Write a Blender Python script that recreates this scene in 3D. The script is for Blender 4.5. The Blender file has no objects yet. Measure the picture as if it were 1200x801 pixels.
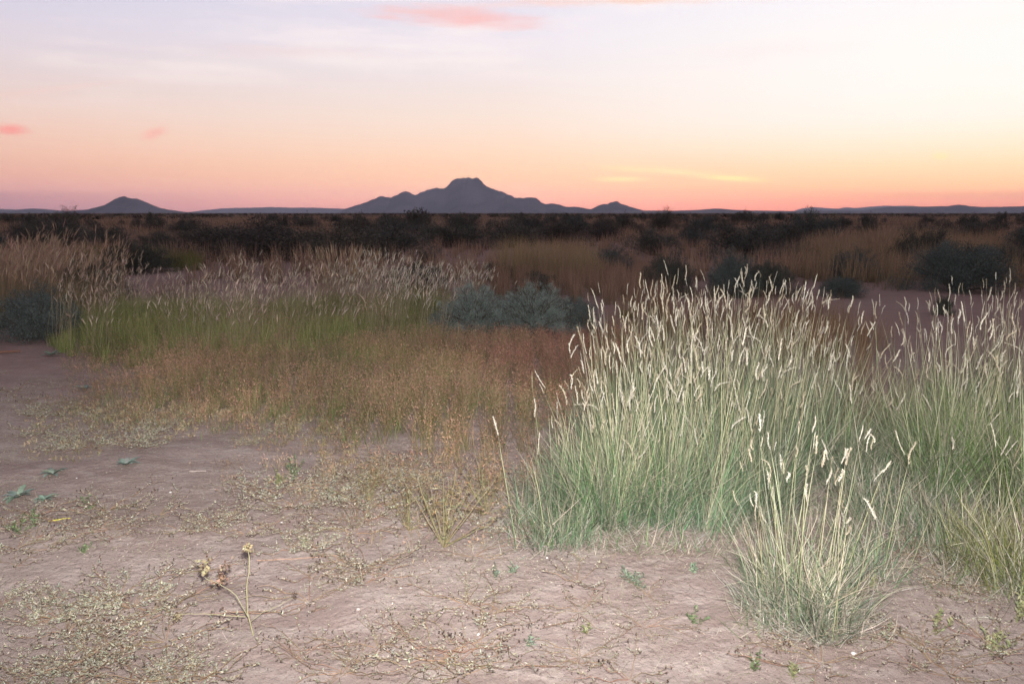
import bpy, math, random
import numpy as np
from mathutils import Vector, Quaternion, Matrix

# ------------------------------------------------------------------ camera
R = math.radians
scene = bpy.context.scene
COL = scene.collection
CAM_H = 1.5
F = 933.0                       # focal length in pixels of the 1200 px wide photograph
PITCH = math.atan((400.5 - 249.5) / F)
cam_d = bpy.data.cameras.new('camera')
cam_d.sensor_width = 36.0
cam_d.lens = 28.0
cam_d.clip_start = 0.05
cam_d.clip_end = 90000
cam_d.dof.use_dof = True
cam_d.dof.focus_distance = 4.0
cam_d.dof.aperture_fstop = 8.0
cam = bpy.data.objects.new('camera', cam_d)
COL.objects.link(cam)
cam.location = (0, 0, CAM_H)
cam.rotation_euler = (R(90) - PITCH, 0, 0)
scene.camera = cam

# ------------------------------------------------------------------ colour management
vs = scene.view_settings
vs.view_transform = 'Standard'
vs.look = 'None'
vs.exposure = 0.0
vs.gamma = 1.0
vs.use_curve_mapping = False
scene.cycles.use_denoising = True
scene.cycles.max_bounces = 5
scene.cycles.diffuse_bounces = 3
scene.cycles.transmission_bounces = 4
scene.cycles.volume_bounces = 1
scene.cycles.transparent_max_bounces = 4
scene.cycles.use_adaptive_sampling = True
scene.cycles.adaptive_threshold = 0.015


def s2l(c):
    return tuple(((v / 255.0) / 12.92 if v / 255.0 <= 0.04045 else ((v / 255.0 + 0.055) / 1.055) ** 2.4) for v in c)


def pixdir(px, py):
    """world direction through a pixel of the photograph"""
    a = (px - 600.0) / F
    b = -(py - 400.5) / F
    cp, sp = math.cos(PITCH), math.sin(PITCH)
    return np.array([a, cp + b * sp, -sp + b * cp])


# ------------------------------------------------------------------ world: afterglow sky
SUN_AZ = R(33)            # to the right of the view direction (+Y)
SUN_EL = R(1.5)
world = bpy.data.worlds.new('World')
scene.world = world
world.use_nodes = True
nt = world.node_tree
nt.nodes.clear()


def N(tree, typ, **kw):
    n = tree.nodes.new(typ)
    for k, v in kw.items():
        setattr(n, k, v)
    return n


def math_node(tree, op, a, b=None, c=None, clamp=False):
    n = tree.nodes.new('ShaderNodeMath')
    n.operation = op
    n.use_clamp = clamp
    for i, v in enumerate((a, b, c)):
        if v is None:
            continue
        if isinstance(v, (int, float)):
            n.inputs[i].default_value = v
        else:
            tree.links.new(v, n.inputs[i])
    return n.outputs[0]


def mix_col(tree, fac, a, b, blend='MIX'):
    n = tree.nodes.new('ShaderNodeMix')
    n.data_type = 'RGBA'
    n.blend_type = blend
    for s, v in ((n.inputs[0], fac), (n.inputs[6], a), (n.inputs[7], b)):
        if isinstance(v, (int, float)):
            s.default_value = v
        elif isinstance(v, (tuple, list)):
            s.default_value = (*v[:3], 1)
        else:
            tree.links.new(v, s)
    return n.outputs[2]


def map_range(tree, v, a, b, c=0.0, d=1.0, smooth=True):
    n = tree.nodes.new('ShaderNodeMapRange')
    n.interpolation_type = 'SMOOTHSTEP' if smooth else 'LINEAR'
    tree.links.new(v, n.inputs[0])
    for i, q in enumerate((a, b, c, d)):
        n.inputs[i + 1].default_value = q
    return n.outputs[0]


def ramp(tree, fac, stops):
    n = tree.nodes.new('ShaderNodeValToRGB')
    cr = n.color_ramp
    while len(cr.elements) > 1:
        cr.elements.remove(cr.elements[0])
    cr.elements[0].position = stops[0][0]
    cr.elements[0].color = (*stops[0][1], 1)
    for p, c in stops[1:]:
        e = cr.elements.new(p)
        e.color = (*c, 1)
    tree.links.new(fac, n.inputs[0])
    return n.outputs[0]


tc = N(nt, 'ShaderNodeTexCoord')
sep = N(nt, 'ShaderNodeSeparateXYZ')
nt.links.new(tc.outputs['Generated'], sep.inputs[0])
X, Y, Z = sep.outputs
# elevation, stretched so that the low sky gets most of the ramp: sqrt(z)
zc = math_node(nt, 'MAXIMUM', Z, 0.0)
e = math_node(nt, 'SQRT', zc)
hl = math_node(nt, 'SQRT', math_node(nt, 'MAXIMUM', math_node(nt, 'SUBTRACT', 1.0, math_node(nt, 'MULTIPLY', Z, Z)), 1e-4))
az = math_node(nt, 'DIVIDE', math_node(nt, 'ADD', math_node(nt, 'MULTIPLY', X, math.sin(SUN_AZ)), math_node(nt, 'MULTIPLY', Y, math.cos(SUN_AZ))), hl)


def zpix(py, px=600):
    d = pixdir(px, py)
    d = d / np.linalg.norm(d)
    return math.sqrt(max(0, d[2]))


def stops(lst):
    return [(zpix(py), s2l(c)) for py, c in lst]


HAZE_D = 6.0e-5
HAZE_TOP = 640.0
HAZE_END = 27500.0
UP = [(0.62, (0.35, 0.31, 0.355)), (0.85, (0.21, 0.195, 0.235)), (1.0, (0.155, 0.16, 0.22))]


def before_haze(c, py):
    S = np.array([0.15, 0.14, 0.17])
    d = pixdir(600, py); d = d / np.linalg.norm(d)
    T = math.exp(-HAZE_D * min(HAZE_END, HAZE_TOP / max(d[2], 1e-5)))
    return tuple(float(v) for v in np.maximum(0.02, (np.array(c) - S * (1 - T)) / T))


def sky_ramp(tree, fac, lst, up):
    """sky colours by picture row, as they are before the air in front of them"""
    S = np.array([0.15, 0.14, 0.17])
    pys = [p for p, _ in lst]
    cs = np.array([s2l(c) for _, c in lst])
    out = []
    for py in (249, 246, 243, 239, 234, 228, 220, 210, 198, 184, 168, 148, 122, 92, 55, 0):
        c = np.array([np.interp(-py, [-p for p in pys], cs[:, k]) for k in range(3)])
        d = pixdir(600, py); d = d / np.linalg.norm(d)
        T = math.exp(-HAZE_D * min(HAZE_END, HAZE_TOP / max(d[2], 1e-5)))
        out.append((math.sqrt(max(d[2], 0)), tuple(np.maximum(0.02, (c - S * (1 - T)) / T))))
    return ramp(tree, fac, out + up)
left = sky_ramp(nt, e, [(249, (186, 142, 150)), (238, (200, 150, 153)), (225, (214, 161, 154)), (205, (230, 178, 158)), (180, (238, 194, 174)), (150, (236, 205, 192)),
                        (110, (228, 210, 209)), (60, (220, 211, 222)), (0, (208, 205, 226))], UP)
mid = sky_ramp(nt, e, [(249, (240, 168, 155)), (238, (247, 178, 160)), (225, (252, 193, 168)), (205, (255, 206, 172)), (180, (254, 217, 189)), (150, (250, 225, 208)),
                       (110, (244, 228, 221)), (60, (239, 230, 236)), (0, (232, 226, 238))], UP)
right = sky_ramp(nt, e, [(249, (255, 155, 136)), (238, (255, 170, 144)), (222, (255, 196, 154)), (200, (255, 220, 180)), (175, (255, 236, 212)), (140, (255, 247, 240)),
                         (100, (255, 249, 244)), (60, (255, 250, 246)), (0, (250, 246, 250))],
                 [(0.62, (0.46, 0.41, 0.46)), (0.85, (0.215, 0.205, 0.265)), (1.0, (0.155, 0.16, 0.22))])
east = ramp(nt, e, [(0.0, (0.19, 0.155, 0.20)), (0.2, (0.27, 0.205, 0.24)), (0.4, (0.31, 0.245, 0.29)), (0.7, (0.22, 0.20, 0.255)), (1.0, (0.155, 0.16, 0.22))])
c1 = mix_col(nt, map_range(nt, az, 0.42, 0.84, smooth=False), left, mid)
c2 = mix_col(nt, map_range(nt, az, 0.84, 1.0, smooth=False), c1, right)
c3 = mix_col(nt, map_range(nt, az, -0.35, 0.36), east, c2)

# thin cirrus veil and a few separate lit cloudlets
mp = N(nt, 'ShaderNodeMapping')
mp.inputs['Scale'].default_value = (1.6, 1.6, 15.0)
mp.inputs['Rotation'].default_value = (0.0, R(2.5), 0.0)
nt.links.new(tc.outputs['Generated'], mp.inputs[0])
nz = N(nt, 'ShaderNodeTexNoise')
nz.inputs['Scale'].default_value = 2.2
nz.inputs['Detail'].default_value = 6
nz.inputs['Roughness'].default_value = 0.6
nt.links.new(mp.outputs[0], nz.inputs['Vector'])
veil = map_range(nt, nz.outputs[0], 0.45, 0.75)
veil = math_node(nt, 'MULTIPLY', veil, map_range(nt, Z, 0.05, 0.2))
c4 = mix_col(nt, math_node(nt, 'MULTIPLY', veil, 0.55), c3, before_haze(s2l((255, 240, 234)), 110))
nz2 = N(nt, 'ShaderNodeTexNoise')
mp2 = N(nt, 'ShaderNodeMapping')
mp2.inputs['Scale'].default_value = (10, 10, 60)
nt.links.new(tc.outputs['Generated'], mp2.inputs[0])
nt.links.new(mp2.outputs[0], nz2.inputs['Vector'])
nz2.inputs['Scale'].default_value = 2.0
nz2.inputs['Detail'].default_value = 5
U = math_node(nt, 'DIVIDE', X, math_node(nt, 'MAXIMUM', Y, 0.05))
V = math_node(nt, 'DIVIDE', Z, math_node(nt, 'MAXIMUM', Y, 0.05))
front = math_node(nt, 'GREATER_THAN', Y, 0.3)
cur = c4
for (px, py, wx, wy, tilt, col, amt) in [
    (548, 21, 92, 12, 0.05, (253, 188, 182), 0.8), (490, 13, 70, 9, 0.03, (250, 200, 194), 0.7), (600, 6, 120, 6, 0.0, (252, 214, 208), 0.5), (740, 1, 120, 6, 0.0, (254, 214, 196), 0.8),
    (13, 152, 24, 8, 0.0, (252, 160, 150), 0.95), (180, 157, 18, 9, -0.3, (250, 178, 166), 0.7), (60, 105, 120, 4, -0.1, (246, 206, 196), 0.35),
    (860, 209, 50, 3.6, 0.05, (255, 244, 172), 1.0), (728, 210, 36, 3.2, 0.0, (255, 236, 176), 1.0), (735, 198, 40, 3.0, 0.05, (255, 236, 180), 0.9), (800, 202, 54, 3.4, 0.08, (255, 236, 180), 0.8),
    (1103, 184, 13, 6, 0.0, (255, 236, 170), 0.8), (1100, 228, 110, 2.5, -0.03, (255, 180, 140), 0.5), (1120, 115, 150, 14, -0.06, (255, 250, 238), 0.5), (880, 60, 130, 12, -0.05, (250, 238, 236), 0.5),
    (330, 60, 140, 10, 0.03, (240, 214, 212), 0.4)]:
    d = pixdir(px, py)
    u0, v0 = d[0] / d[1], d[2] / d[1]
    du = math_node(nt, 'SUBTRACT', U, float(u0))
    dv = math_node(nt, 'SUBTRACT', V, float(v0) )
    dv = math_node(nt, 'ADD', dv, math_node(nt, 'MULTIPLY', du, tilt))
    du = math_node(nt, 'MULTIPLY', du, F / wx)
    dv = math_node(nt, 'MULTIPLY', dv, F / wy)
    q = math_node(nt, 'SQRT', math_node(nt, 'ADD', math_node(nt, 'MULTIPLY', du, du), math_node(nt, 'MULTIPLY', dv, dv)))
    q = math_node(nt, 'ADD', q, math_node(nt, 'MULTIPLY', math_node(nt, 'SUBTRACT', nz2.outputs[0], 0.5), 1.6 if wy > 5 else 0.5))
    m = map_range(nt, q, 1.25, -0.15)
    m = math_node(nt, 'MULTIPLY', math_node(nt, 'MULTIPLY', m, amt), front)
    cur = mix_col(nt, m, cur, before_haze(s2l(col), py))
# physical sky under the glow, sun just at the horizon
sky = N(nt, 'ShaderNodeTexSky', sky_type='NISHITA', sun_disc=False)
sky.sun_elevation = SUN_EL
sky.sun_rotation = SUN_AZ
bg1 = N(nt, 'ShaderNodeBackground')
nt.links.new(cur, bg1.inputs[0])
bg1.inputs[1].default_value = 1.0
bg2 = N(nt, 'ShaderNodeBackground')
nt.links.new(sky.outputs[0], bg2.inputs[0])
bg2.inputs[1].default_value = 0.004
ad = N(nt, 'ShaderNodeAddShader')
nt.links.new(bg1.outputs[0], ad.inputs[0])
nt.links.new(bg2.outputs[0], ad.inputs[1])
wo = N(nt, 'ShaderNodeOutputWorld')
nt.links.new(ad.outputs[0], wo.inputs[0])

# last glow of the sun that has gone down on the right
sun_d = bpy.data.lights.new('sun', 'SUN')
sun_d.energy = 0.10
sun_d.angle = R(12)
sun_d.color = (1.0, 0.62, 0.42)
sun = bpy.data.objects.new('sun', sun_d)
COL.objects.link(sun)
sdir = Vector((math.sin(SUN_AZ) * math.cos(R(4)), math.cos(SUN_AZ) * math.cos(R(4)), math.sin(R(4))))
sun.rotation_euler = (-sdir).to_track_quat('-Z', 'Y').to_euler()

# the photographer's flash, which lights the foreground and dies away with distance
fl_d = bpy.data.lights.new('flash', 'SPOT')
fl_d.energy = 2250
fl_d.color = (1.0, 0.97, 0.94)
fl_d.shadow_soft_size = 0.03
fl_d.spot_size = R(92)
fl_d.spot_blend = 1.0
flash = bpy.data.objects.new('flash', fl_d)
COL.objects.link(flash)
flash.location = (0.03, 0.0, 1.63)
flash.rotation_euler = (R(90 - 0.5), 0, 0)
flash.scale = (2.6, 1.0, 1.0)

# ------------------------------------------------------------------ helpers
rng = np.random.default_rng(7)


def _h(ix, iy, s):
    n = (ix.astype(np.int64) * 374761393 + iy.astype(np.int64) * 668265263 + s * 974634777) & 0x7fffffff
    n = ((n ^ (n >> 13)) * 1274126177) & 0x7fffffff
    n = n ^ (n >> 16)
    return (n & 0xffff) / 65535.0 * 2 - 1


def vnoise(x, y, s=0):
    x = np.asarray(x, float); y = np.asarray(y, float)
    ix, iy = np.floor(x), np.floor(y)
    fx, fy = x - ix, y - iy
    fx = fx * fx * (3 - 2 * fx); fy = fy * fy * (3 - 2 * fy)
    a, b = _h(ix, iy, s), _h(ix + 1, iy, s)
    c, d = _h(ix, iy + 1, s), _h(ix + 1, iy + 1, s)
    return (a * (1 - fx) + b * fx) * (1 - fy) + (c * (1 - fx) + d * fx) * fy


def fbm(x, y, s=0, o=4):
    r = 0; a = 1; t = 0
    for i in range(o):
        r = r + a * vnoise(x * 2 ** i, y * 2 ** i, s + 17 * i); t += a; a *= 0.5
    return r / t


def sst(v, a, b):
    t = np.clip((v - a) / (b - a), 0, 1)
    return t * t * (3 - 2 * t)


def ground_h(x, y):
    x = np.asarray(x, float); y = np.asarray(y, float)
    d = np.hypot(x, y)
    h = 0.030 * fbm(x / 1.1, y / 0.9, 3, 3) * (1 - sst(d, 300, 900))
    nearm = 1 - sst(d, 9, 14)
    h = h + 0.010 * fbm(x / 0.30 + 9, y / 0.24, 5, 5) * nearm
    h = h + 0.10 * fbm(x / 7, y / 7, 21, 2) * sst(d, 6, 16) * (1 - sst(d, 300, 900))
    h = h + 0.25 * fbm(x / 30, y / 30, 31, 2) * sst(d, 25, 90) * (1 - sst(d, 300, 900))
    return h


def gpt(px, py):
    """ground point seen at a pixel"""
    d = pixdir(px, py)
    t = CAM_H / max(1e-6, -d[2])
    return float(d[0] * t), float(d[1] * t)


def proj(x, y, z=0.0):
    cp, sp = math.cos(PITCH), math.sin(PITCH)
    zz = z - CAM_H
    dep = y * cp - zz * sp
    up = y * sp + zz * cp
    return 600 + F * x / dep, 400.5 - F * up / dep


def gz(x, y):
    return float(ground_h(np.array([x]), np.array([y]))[0])


def inpoly(x, y, poly):
    ins = np.zeros(x.shape, bool)
    n = len(poly)
    for i in range(n):
        x1, y1 = poly[i]; x2, y2 = poly[(i + 1) % n]
        c = ((y1 > y) != (y2 > y)) & (x < (x2 - x1) * (y - y1) / (y2 - y1 + 1e-12) + x1)
        ins ^= c
    return ins


def mesh_data(name, V, Fc, C=None, mat=None, smooth=False):
    V = np.asarray(V, np.float32).reshape(-1, 3)
    me = bpy.data.meshes.new(name)
    me.vertices.add(len(V))
    me.vertices.foreach_set('co', V.ravel())
    Fl = Fc if isinstance(Fc, list) else [Fc]
    idx = np.concatenate([f.ravel() for f in Fl]).astype(np.int32)
    ln = np.concatenate([np.full(len(f), f.shape[1]) for f in Fl]).astype(np.int32)
    me.loops.add(len(idx))
    me.loops.foreach_set('vertex_index', idx)
    me.polygons.add(len(ln))
    me.polygons.foreach_set('loop_start', np.concatenate([[0], np.cumsum(ln)[:-1]]).astype(np.int32))
    me.polygons.foreach_set('loop_total', ln)
    if smooth:
        me.polygons.foreach_set('use_smooth', np.ones(len(ln), bool))
    me.update(calc_edges=True)
    if C is not None:
        at = me.color_attributes.new('Col', 'FLOAT_COLOR', 'POINT')
        cc = np.ones((len(V), 4), np.float32)
        cc[:, :3] = np.clip(np.asarray(C).reshape(-1, 3), 0, 1)
        at.data.foreach_set('color', cc.ravel())
    if mat:
        me.materials.append(mat)
    return me


def obj(name, me, parent=None, loc=None):
    o = bpy.data.objects.new(name, me)
    COL.objects.link(o)
    if parent:
        o.parent = parent
    if loc is not None:
        o.location = loc
    return o


def tag(o, label=None, cat=None, group=None, kind=None):
    if label: o['label'] = label
    if cat: o['category'] = cat
    if group: o['group'] = group
    if kind: o['kind'] = kind
    return o


def thing(name, label, cat, loc, rz=0.0, group=None, s=1.0):
    o = bpy.data.objects.new(name, None)
    o.empty_display_size = 0.1
    COL.objects.link(o)
    o.location = loc
    o.rotation_euler = (0, 0, rz)
    o.scale = (s, s, s) if not isinstance(s, tuple) else s
    return tag(o, label, cat, group)


def copy_tree(o, parent=None):
    c = o.copy()
    COL.objects.link(c)
    c.parent = parent
    for ch in list(o.children):
        copy_tree(ch, c)
    return c


class Geo:
    """collects vertices, faces and colours in numpy"""
    def __init__(s):
        s.V, s.F, s.C, s.n = [], [], [], 0

    def add(s, V, Fc, C):
        V = np.asarray(V, float).reshape(-1, 3)
        s.V.append(V); s.F.append(np.asarray(Fc) + s.n)
        C = np.asarray(C, float)
        if C.ndim == 1:
            C = np.tile(C, (len(V), 1))
        s.C.append(C.reshape(-1, 3)); s.n += len(V)

    def mesh(s, name, mat, smooth=False):
        return mesh_data(name, np.concatenate(s.V), list(s.F), np.concatenate(s.C), mat, smooth)


def jit(n, c, amt=0.15, hue=0.05, r=None):
    r = r or rng
    c = np.asarray(c, float)
    b = 1 + r.normal(0, amt, (n, 1))
    return np.clip(c * b * (1 + r.normal(0, hue, (n, 3))), 0.002, 0.95)


def ribbons(g, root, az, L, lean, curl, w, segs, cb, ct, p=1.0, r=None, taper=2.0, floor=None, w0=1.0, twist=True):
    """blades: root (n,3), az heading, L length, lean at the root, curl added to the tip. Returns tips and tip tangents."""
    r = r or rng
    n = len(root)
    t = np.linspace(0, 1, segs + 1)
    th = lean[:, None] + curl[:, None] * (t[None, :] ** 1.3)
    tm = 0.5 * (th[:, 1:] + th[:, :-1])
    ds = (L / segs)[:, None]
    hx = np.concatenate([np.zeros((n, 1)), np.cumsum(np.sin(tm) * ds, 1)], 1)
    hz = np.concatenate([np.zeros((n, 1)), np.cumsum(np.cos(tm) * ds, 1)], 1)
    P = np.stack([root[:, 0:1] + hx * np.cos(az)[:, None], root[:, 1:2] + hx * np.sin(az)[:, None], root[:, 2:3] + hz], 2)
    if floor is not None:
        P[:, :, 2] = np.maximum(P[:, :, 2], floor)
    wa = r.uniform(0, 2 * math.pi, n) if twist else az + math.pi / 2
    side = np.stack([np.cos(wa), np.sin(wa), np.zeros(n)], 1)
    ww = (w[:, None] * 0.5 * np.maximum(w0 + (1 - w0) * np.minimum(t * 4, 1) - t ** taper, 0.06)[None, :])
    A = P - side[:, None, :] * ww[:, :, None]
    B = P + side[:, None, :] * ww[:, :, None]
    V = np.stack([A, B], 2).reshape(n, -1, 3)
    k = np.arange(segs)
    f = np.stack([2 * k, 2 * k + 1, 2 * k + 3, 2 * k + 2], 1)
    Fc = (f[None] + (np.arange(n) * (segs + 1) * 2)[:, None, None]).reshape(-1, 4)
    tt = (t ** p)[None, :, None]
    C = cb[:, None, :] * (1 - tt) + ct[:, None, :] * tt
    C = np.repeat(C[:, :, None, :], 2, 2)
    g.add(V, Fc, C.reshape(-1, 3))
    T = np.stack([np.sin(th[:, -1]) * np.cos(az), np.sin(th[:, -1]) * np.sin(az), np.cos(th[:, -1])], 1)
    return P[:, -1], T, P


def leaves(g, P, L, W, C, r=None, D=None):
    """diamond leaves at points P with random directions (or D)"""
    r = r or rng
    n = len(P)
    if D is None:
        D = r.normal(0, 1, (n, 3))
    D = D / (np.linalg.norm(D, axis=1, keepdims=True) + 1e-9)
    S = np.cross(D, r.normal(0, 1, (n, 3)))
    S = S / (np.linalg.norm(S, axis=1, keepdims=True) + 1e-9)
    L = np.asarray(L).reshape(-1, 1); W = np.asarray(W).reshape(-1, 1)
    V = np.stack([P, P + D * L * 0.45 + S * W * 0.5, P + D * L, P + D * L * 0.45 - S * W * 0.5], 1)
    Fc = np.arange(4 * n).reshape(n, 4)
    g.add(V, Fc, np.repeat(C, 4, 0))


def tube(g, pts, r0, r1, col, sides=5):
    pts = np.asarray(pts, float)
    n = len(pts)
    T = np.gradient(pts, axis=0)
    T /= np.linalg.norm(T, axis=1, keepdims=True) + 1e-9
    ref = np.array([0.31, 0.17, 0.93]) if abs(T[0, 2]) < 0.8 else np.array([1.0, 0.2, 0.1])
    A = np.cross(T, ref); A /= np.linalg.norm(A, axis=1, keepdims=True) + 1e-9
    B = np.cross(T, A)
    rr = np.linspace(r0, r1, n)[:, None, None]
    a = np.arange(sides) * 2 * math.pi / sides
    V = pts[:, None, :] + rr * (A[:, None, :] * np.cos(a)[None, :, None] + B[:, None, :] * np.sin(a)[None, :, None])
    i = np.arange(n - 1)[:, None] * sides
    j = np.arange(sides)[None, :]
    k = (np.arange(sides) + 1) % sides
    Fc = np.stack([i + j, i + k, i + sides + k, i + sides + j], 2).reshape(-1, 4)
    g.add(V, Fc, np.asarray(col))


# ------------------------------------------------------------------ materials
def plant_mat(name, transl=0.35, gloss=0.05, rough=0.6, var=True):
    m = bpy.data.materials.new(name)
    m.use_nodes = True
    t = m.node_tree
    t.nodes.clear()
    at = N(t, 'ShaderNodeAttribute', attribute_name='Col')
    col = at.outputs['Color']
    if var:
        no = N(t, 'ShaderNodeTexNoise')
        no.inputs['Scale'].default_value = 60
        geo = N(t, 'ShaderNodeNewGeometry')
        t.links.new(geo.outputs['Position'], no.inputs['Vector'])
        f = map_range(t, no.outputs[0], 0.3, 0.7, 0.8, 1.2, False)
        mx = N(t, 'ShaderNodeVectorMath', operation='SCALE')
        t.links.new(col, mx.inputs[0]); t.links.new(f, mx.inputs['Scale'])
        col = mx.outputs[0]
    d = N(t, 'ShaderNodeBsdfDiffuse'); t.links.new(col, d.inputs[0])
    tr = N(t, 'ShaderNodeBsdfTranslucent'); t.links.new(col, tr.inputs[0])
    mx1 = N(t, 'ShaderNodeMixShader'); mx1.inputs[0].default_value = transl
    t.links.new(d.outputs[0], mx1.inputs[1]); t.links.new(tr.outputs[0], mx1.inputs[2])
    gl = N(t, 'ShaderNodeBsdfGlossy'); gl.inputs['Roughness'].default_value = rough
    mx2 = N(t, 'ShaderNodeMixShader'); mx2.inputs[0].default_value = gloss
    t.links.new(mx1.outputs[0], mx2.inputs[1]); t.links.new(gl.outputs[0], mx2.inputs[2])
    out = N(t, 'ShaderNodeOutputMaterial')
    t.links.new(mx2.outputs[0], out.inputs[0])
    return m


M_GRASS = plant_mat('grass_blade', 0.35, 0.04)
M_SEED = plant_mat('seed_fluff', 0.30, 0.02)
M_LEAF = plant_mat('shrub_leaf', 0.2, 0.03)
M_STEM = plant_mat('woody_stem', 0.0, 0.03, 0.7)
M_WEED = plant_mat('weed_leaf', 0.2, 0.03)
M_FAR = plant_mat('far_scrub', 0.1, 0.0, 0.7, False)


def soil_mat():
    m = bpy.data.materials.new('desert_soil')
    m.use_nodes = True
    t = m.node_tree
    b = t.nodes['Principled BSDF']
    b.inputs['Roughness'].default_value = 0.95
    b.inputs['Specular IOR Level'].default_value = 0.0
    geo = N(t, 'ShaderNodeNewGeometry')
    P = geo.outputs['Position']

    def noise(scale, det=6, rough=0.6, stretch=None):
        n = N(t, 'ShaderNodeTexNoise')
        n.inputs['Scale'].default_value = scale
        n.inputs['Detail'].default_value = det
        n.inputs['Roughness'].default_value = rough
        if stretch:
            mp = N(t, 'ShaderNodeMapping'); mp.inputs['Scale'].default_value = stretch
            t.links.new(P, mp.inputs[0]); t.links.new(mp.outputs[0], n.inputs['Vector'])
        else:
            t.links.new(P, n.inputs['Vector'])
        return n.outputs[0]
    big = noise(0.9, 5, 0.6, (0.8, 1.3, 1))
    med = noise(6, 6, 0.65, (0.8, 1.4, 1))
    fine = noise(70, 5, 0.7)
    c = mix_col(t, map_range(t, big, 0.35, 0.65), (0.325, 0.25, 0.225), (0.385, 0.31, 0.282))
    c = mix_col(t, math_node(t, 'MULTIPLY', map_range(t, med, 0.47, 0.62), 0.6), c, (0.47, 0.395, 0.36))
    c = mix_col(t, math_node(t, 'MULTIPLY', map_range(t, med, 0.42, 0.25), 0.5), c, (0.27, 0.19, 0.17))
    c = mix_col(t, math_node(t, 'MULTIPLY', map_range(t, fine, 0.55, 0.66), 0.65), c, (0.15, 0.11, 0.095))
    c = mix_col(t, math_node(t, 'MULTIPLY', map_range(t, fine, 0.40, 0.28), 0.4), c, (0.47, 0.39, 0.35))
    # grains and tiny stones
    vo = N(t, 'ShaderNodeTexVoronoi'); vo.inputs['Scale'].default_value = 38
    t.links.new(P, vo.inputs['Vector'])
    wn = N(t, 'ShaderNodeTexWhiteNoise'); t.links.new(vo.outputs['Position'], wn.inputs['Vector'])
    pick = math_node(t, 'GREATER_THAN', wn.outputs['Value'], 0.955)
    dot = math_node(t, 'MULTIPLY', pick, map_range(t, vo.outputs['Distance'], 0.16, 0.10))
    c = mix_col(t, math_node(t, 'MULTIPLY', dot, 0.7), c, mix_col(t, wn.outputs['Color'], (0.14, 0.10, 0.09), (0.5, 0.45, 0.41)))
    # farther soil is redder and bound with dry scrub and grass
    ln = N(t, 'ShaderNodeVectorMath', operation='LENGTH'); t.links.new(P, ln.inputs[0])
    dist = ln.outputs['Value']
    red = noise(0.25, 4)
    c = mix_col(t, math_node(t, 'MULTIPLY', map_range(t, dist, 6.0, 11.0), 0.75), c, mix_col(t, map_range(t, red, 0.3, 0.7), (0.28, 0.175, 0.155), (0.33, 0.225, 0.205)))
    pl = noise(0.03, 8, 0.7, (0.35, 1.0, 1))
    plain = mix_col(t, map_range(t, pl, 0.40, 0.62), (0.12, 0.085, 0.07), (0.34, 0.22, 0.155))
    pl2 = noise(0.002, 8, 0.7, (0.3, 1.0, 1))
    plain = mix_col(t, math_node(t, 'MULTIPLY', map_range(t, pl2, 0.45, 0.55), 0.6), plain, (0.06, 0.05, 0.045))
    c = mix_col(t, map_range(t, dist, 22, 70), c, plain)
    t.links.new(c, b.inputs['Base Color'])
    bmp = N(t, 'ShaderNodeBump'); bmp.inputs['Strength'].default_value = 0.9; bmp.inputs['Distance'].default_value = 0.02
    crust = N(t, 'ShaderNodeTexVoronoi'); crust.inputs['Scale'].default_value = 22
    wv = N(t, 'ShaderNodeVectorMath', operation='MULTIPLY_ADD')
    wn3 = N(t, 'ShaderNodeTexNoise'); wn3.inputs['Scale'].default_value = 18; wn3.inputs['Detail'].default_value = 4
    t.links.new(P, wn3.inputs['Vector'])
    t.links.new(wn3.outputs['Color'], wv.inputs[0]); wv.inputs[1].default_value = (0.08, 0.08, 0.0); t.links.new(P, wv.inputs[2])
    t.links.new(wv.outputs[0], crust.inputs['Vector'])
    hh = math_node(t, 'ADD', math_node(t, 'MULTIPLY', noise(26, 8, 0.75), 0.6), math_node(t, 'MULTIPLY', noise(160, 4, 0.7), 0.16))
    hh = math_node(t, 'ADD', hh, math_node(t, 'MULTIPLY', map_range(t, crust.outputs['Distance'], 0.1, 0.6), -0.16))
    hh = math_node(t, 'ADD', hh, math_node(t, 'MULTIPLY', dot, 0.15))
    t.links.new(hh, bmp.inputs['Height'])
    t.links.new(bmp.outputs[0], b.inputs['Normal'])
    return m


def rock_mat(name, c1, c2, sc):
    m = bpy.data.materials.new(name)
    m.use_nodes = True
    t = m.node_tree
    b = t.nodes['Principled BSDF']
    b.inputs['Roughness'].default_value = 0.95
    b.inputs['Specular IOR Level'].default_value = 0.05
    n = N(t, 'ShaderNodeTexNoise'); n.inputs['Scale'].default_value = sc; n.inputs['Detail'].default_value = 8
    geo = N(t, 'ShaderNodeNewGeometry'); t.links.new(geo.outputs['Position'], n.inputs['Vector'])
    t.links.new(mix_col(t, map_range(t, n.outputs[0], 0.35, 0.65), c1, c2), b.inputs['Base Color'])
    return m


# ------------------------------------------------------------------ ground: one sheet to the horizon
def axis(lo, hi, step, far_lo, far_hi, grow=1.16):
    a = list(np.arange(lo, hi + 1e-6, step))
    s = step; v = hi; up = []
    while v < far_hi:
        s *= grow; v += s; up.append(min(v, far_hi))
    s = step; v = lo; dn = []
    while v > far_lo:
        s *= grow; v -= s; dn.append(max(v, far_lo))
    return np.array(dn[::-1] + a + up)


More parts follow.
